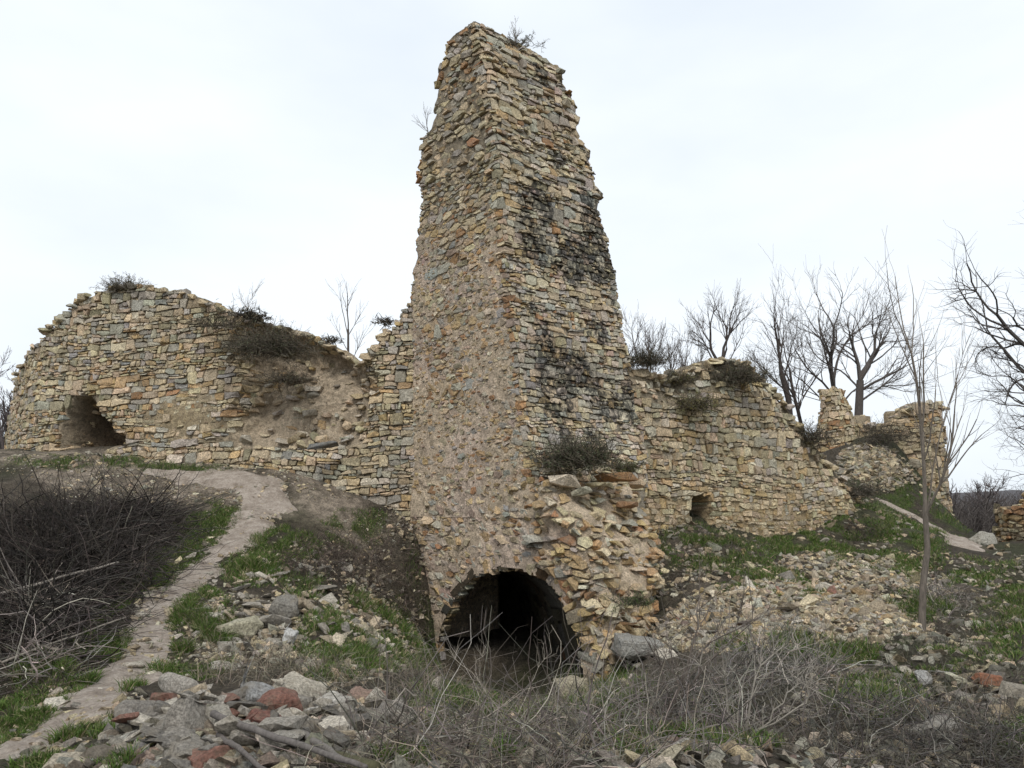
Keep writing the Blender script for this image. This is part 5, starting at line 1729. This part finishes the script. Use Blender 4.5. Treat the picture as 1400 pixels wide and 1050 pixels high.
tree('bare_tree', 'big spreading bare tree with dark crooked branches beyond the wall stub', tb(1500, 740, 21), None, 0, .26, 31,
     forks=dict(stem=[tb(1490, 640, 21), tb(1475, 560, 21)], limbs=[(6, tb(1418, 400, 21), .085), (5, tb(1388, 485, 20.5), .065), (3, tb(1380, 575, 20.5), .06), (2, tb(1392, 618, 20), .045), (6, tb(1470, 380, 21), .09), (6, tb(1395, 440, 22), .06), (5, tb(1560, 430, 22), .10), (4, tb(1386, 530, 21), .05)]),
     n=(0, 8, 6, 5, 4), ang=(.4, .6, .7, .75, .8), lr=(.6, .45, .5, .5, .5), maxl=4, tw=.0035, wig=.20, col=(.065, .057, .052), trop=.02)
for k, (px, pb, top, D, lab) in enumerate(((1338, 748, 645, 52, 'dense far bare tree with rounded crown at the edge of the wood'), (1310, 748, 660, 58, 'far bare tree half hidden by the round tower'), (1372, 750, 662, 56, 'far bare tree with slanting limbs beside the wall stub'),
                                           (4, 640, 515, 42, 'far bare tree with dense twigs behind the end of the left wall'), (-26, 640, 500, 46, 'far bare tree partly beyond the end of the left wall'), (24, 640, 545, 50, 'low far bare tree right behind the end of the left wall'))):
    b = tb(px, pb, D); Hh = tb(px, top, D)[2] - b[2]
    tree('bare_tree', lab, b, (.05, 0, 1), Hh * .5, .18, 40 + k, n=(9, 7, 6, 4), ang=(.6, .6, .6, .7), lr=(.55, .55, .5, .5), maxl=4, tw=.015, col=(.075, .062, .06), f0=.15)
g = tb(478, 520, 18.6)
tree('sapling', 'thin leafless sapling growing in the gap of the left wall', g - [0, 0, .3], None, 0, .03, 51, forks=dict(stem=[tb(476, 480, 18.6), tb(476, 450, 18.6)], limbs=[(6, tb(478, 405, 18.6), .018), (5, tb(458, 410, 18.6), .012), (5, tb(496, 430, 18.6), .012), (2, tb(505, 460, 18.6), .010), (3, tb(455, 450, 18.6), .01)]),
     n=(0, 5, 3, 3), ang=(.4, .5, .6, .6), lr=(.6, .5, .5, .5), maxl=3, tw=.0035, wig=.08, col=(.10, .085, .075))
for k, (px, py, top, D, lab) in enumerate(((340, 434, 395, 16.6, 'fine leafless twigs above the dark spiky plant on the left wall'), (704, 50, 26, 14.3, 'fine leafless twigs on the summit of the tower'), (586, 176, 140, 14.9, 'tiny leafless twig sprouting from the tower\'s left edge'), (868, 470, 415, 16.0, 'fine leafless twigs on the curtain wall close to the tower'))):
    b = tb(px, py + 8, D); Hh = tb(px, top, D)[2] - b[2]
    tree('twig_shrub', lab, b, (-.25 if k == 2 else .1, 0, 1), Hh * .5, .010, 60 + k, n=(7, 4, 3), ang=(.5, .5, .6), lr=(.7, .6, .5), maxl=2 if k == 2 else 3, tw=.003, col=(.13, .11, .09), cat='shrub', f0=.05)

# ------------------------------------------------------------------ far hill with its wood
xs = np.linspace(-900, 900, 240); ys = np.linspace(150, 700, 60)
X, Y = np.meshgrid(xs, ys)
k = sstep(150, 520, Y.ravel())
Pf = np.c_[X.ravel(), Y.ravel(), np.zeros(X.size)]
hz = -6 + k * (17 + 4 * vnoise(Pf * .006, 5) + 1.6 * fbm(Pf, .05, 3, 8))
Pf[:, 2] = hz
i = np.arange(X.size).reshape(X.shape)
Q = np.stack([i[:-1, :-1], i[:-1, 1:], i[1:, 1:], i[1:, :-1]], -1).reshape(-1, 4)
world_obj('hill', Pf, Q, M_GROUND, np.tile([.085, .08, .085], (len(Pf), 1)), kind='structure', smooth=True)
rw2 = np.random.RandomState(91)
n = 9000
px = np.r_[rw2.uniform(1270, 1460, n // 2), rw2.uniform(-120, 60, n // 2)]
D = np.r_[rw2.uniform(45, 90, n // 2), rw2.uniform(48, 80, n // 2)]
B = np.array([pt(a, 735 if a > 700 else 640, d) for a, d in zip(px, D)])
B[:, 2] += rw2.uniform(0, 1.7, n)
d = np.c_[rw2.normal(0, .7, (n, 2)), np.ones(n)]
S = curl(B, d, rw2.uniform(.8, 2.4, n), 5, rw2, .25)
V, T = tubes(S, np.full(n, .018)[:, None] * np.linspace(1, .4, 5)[None])
cc = np.array([.075, .064, .058]) * rw2.uniform(.6, 1.4, (n, 1))
tag(world_obj('far_wood', V, T, M_TWIG, np.repeat(cc, 15, 0), kind='stuff'), 'dark bare undergrowth of the distant wood', 'wood', kind='stuff')
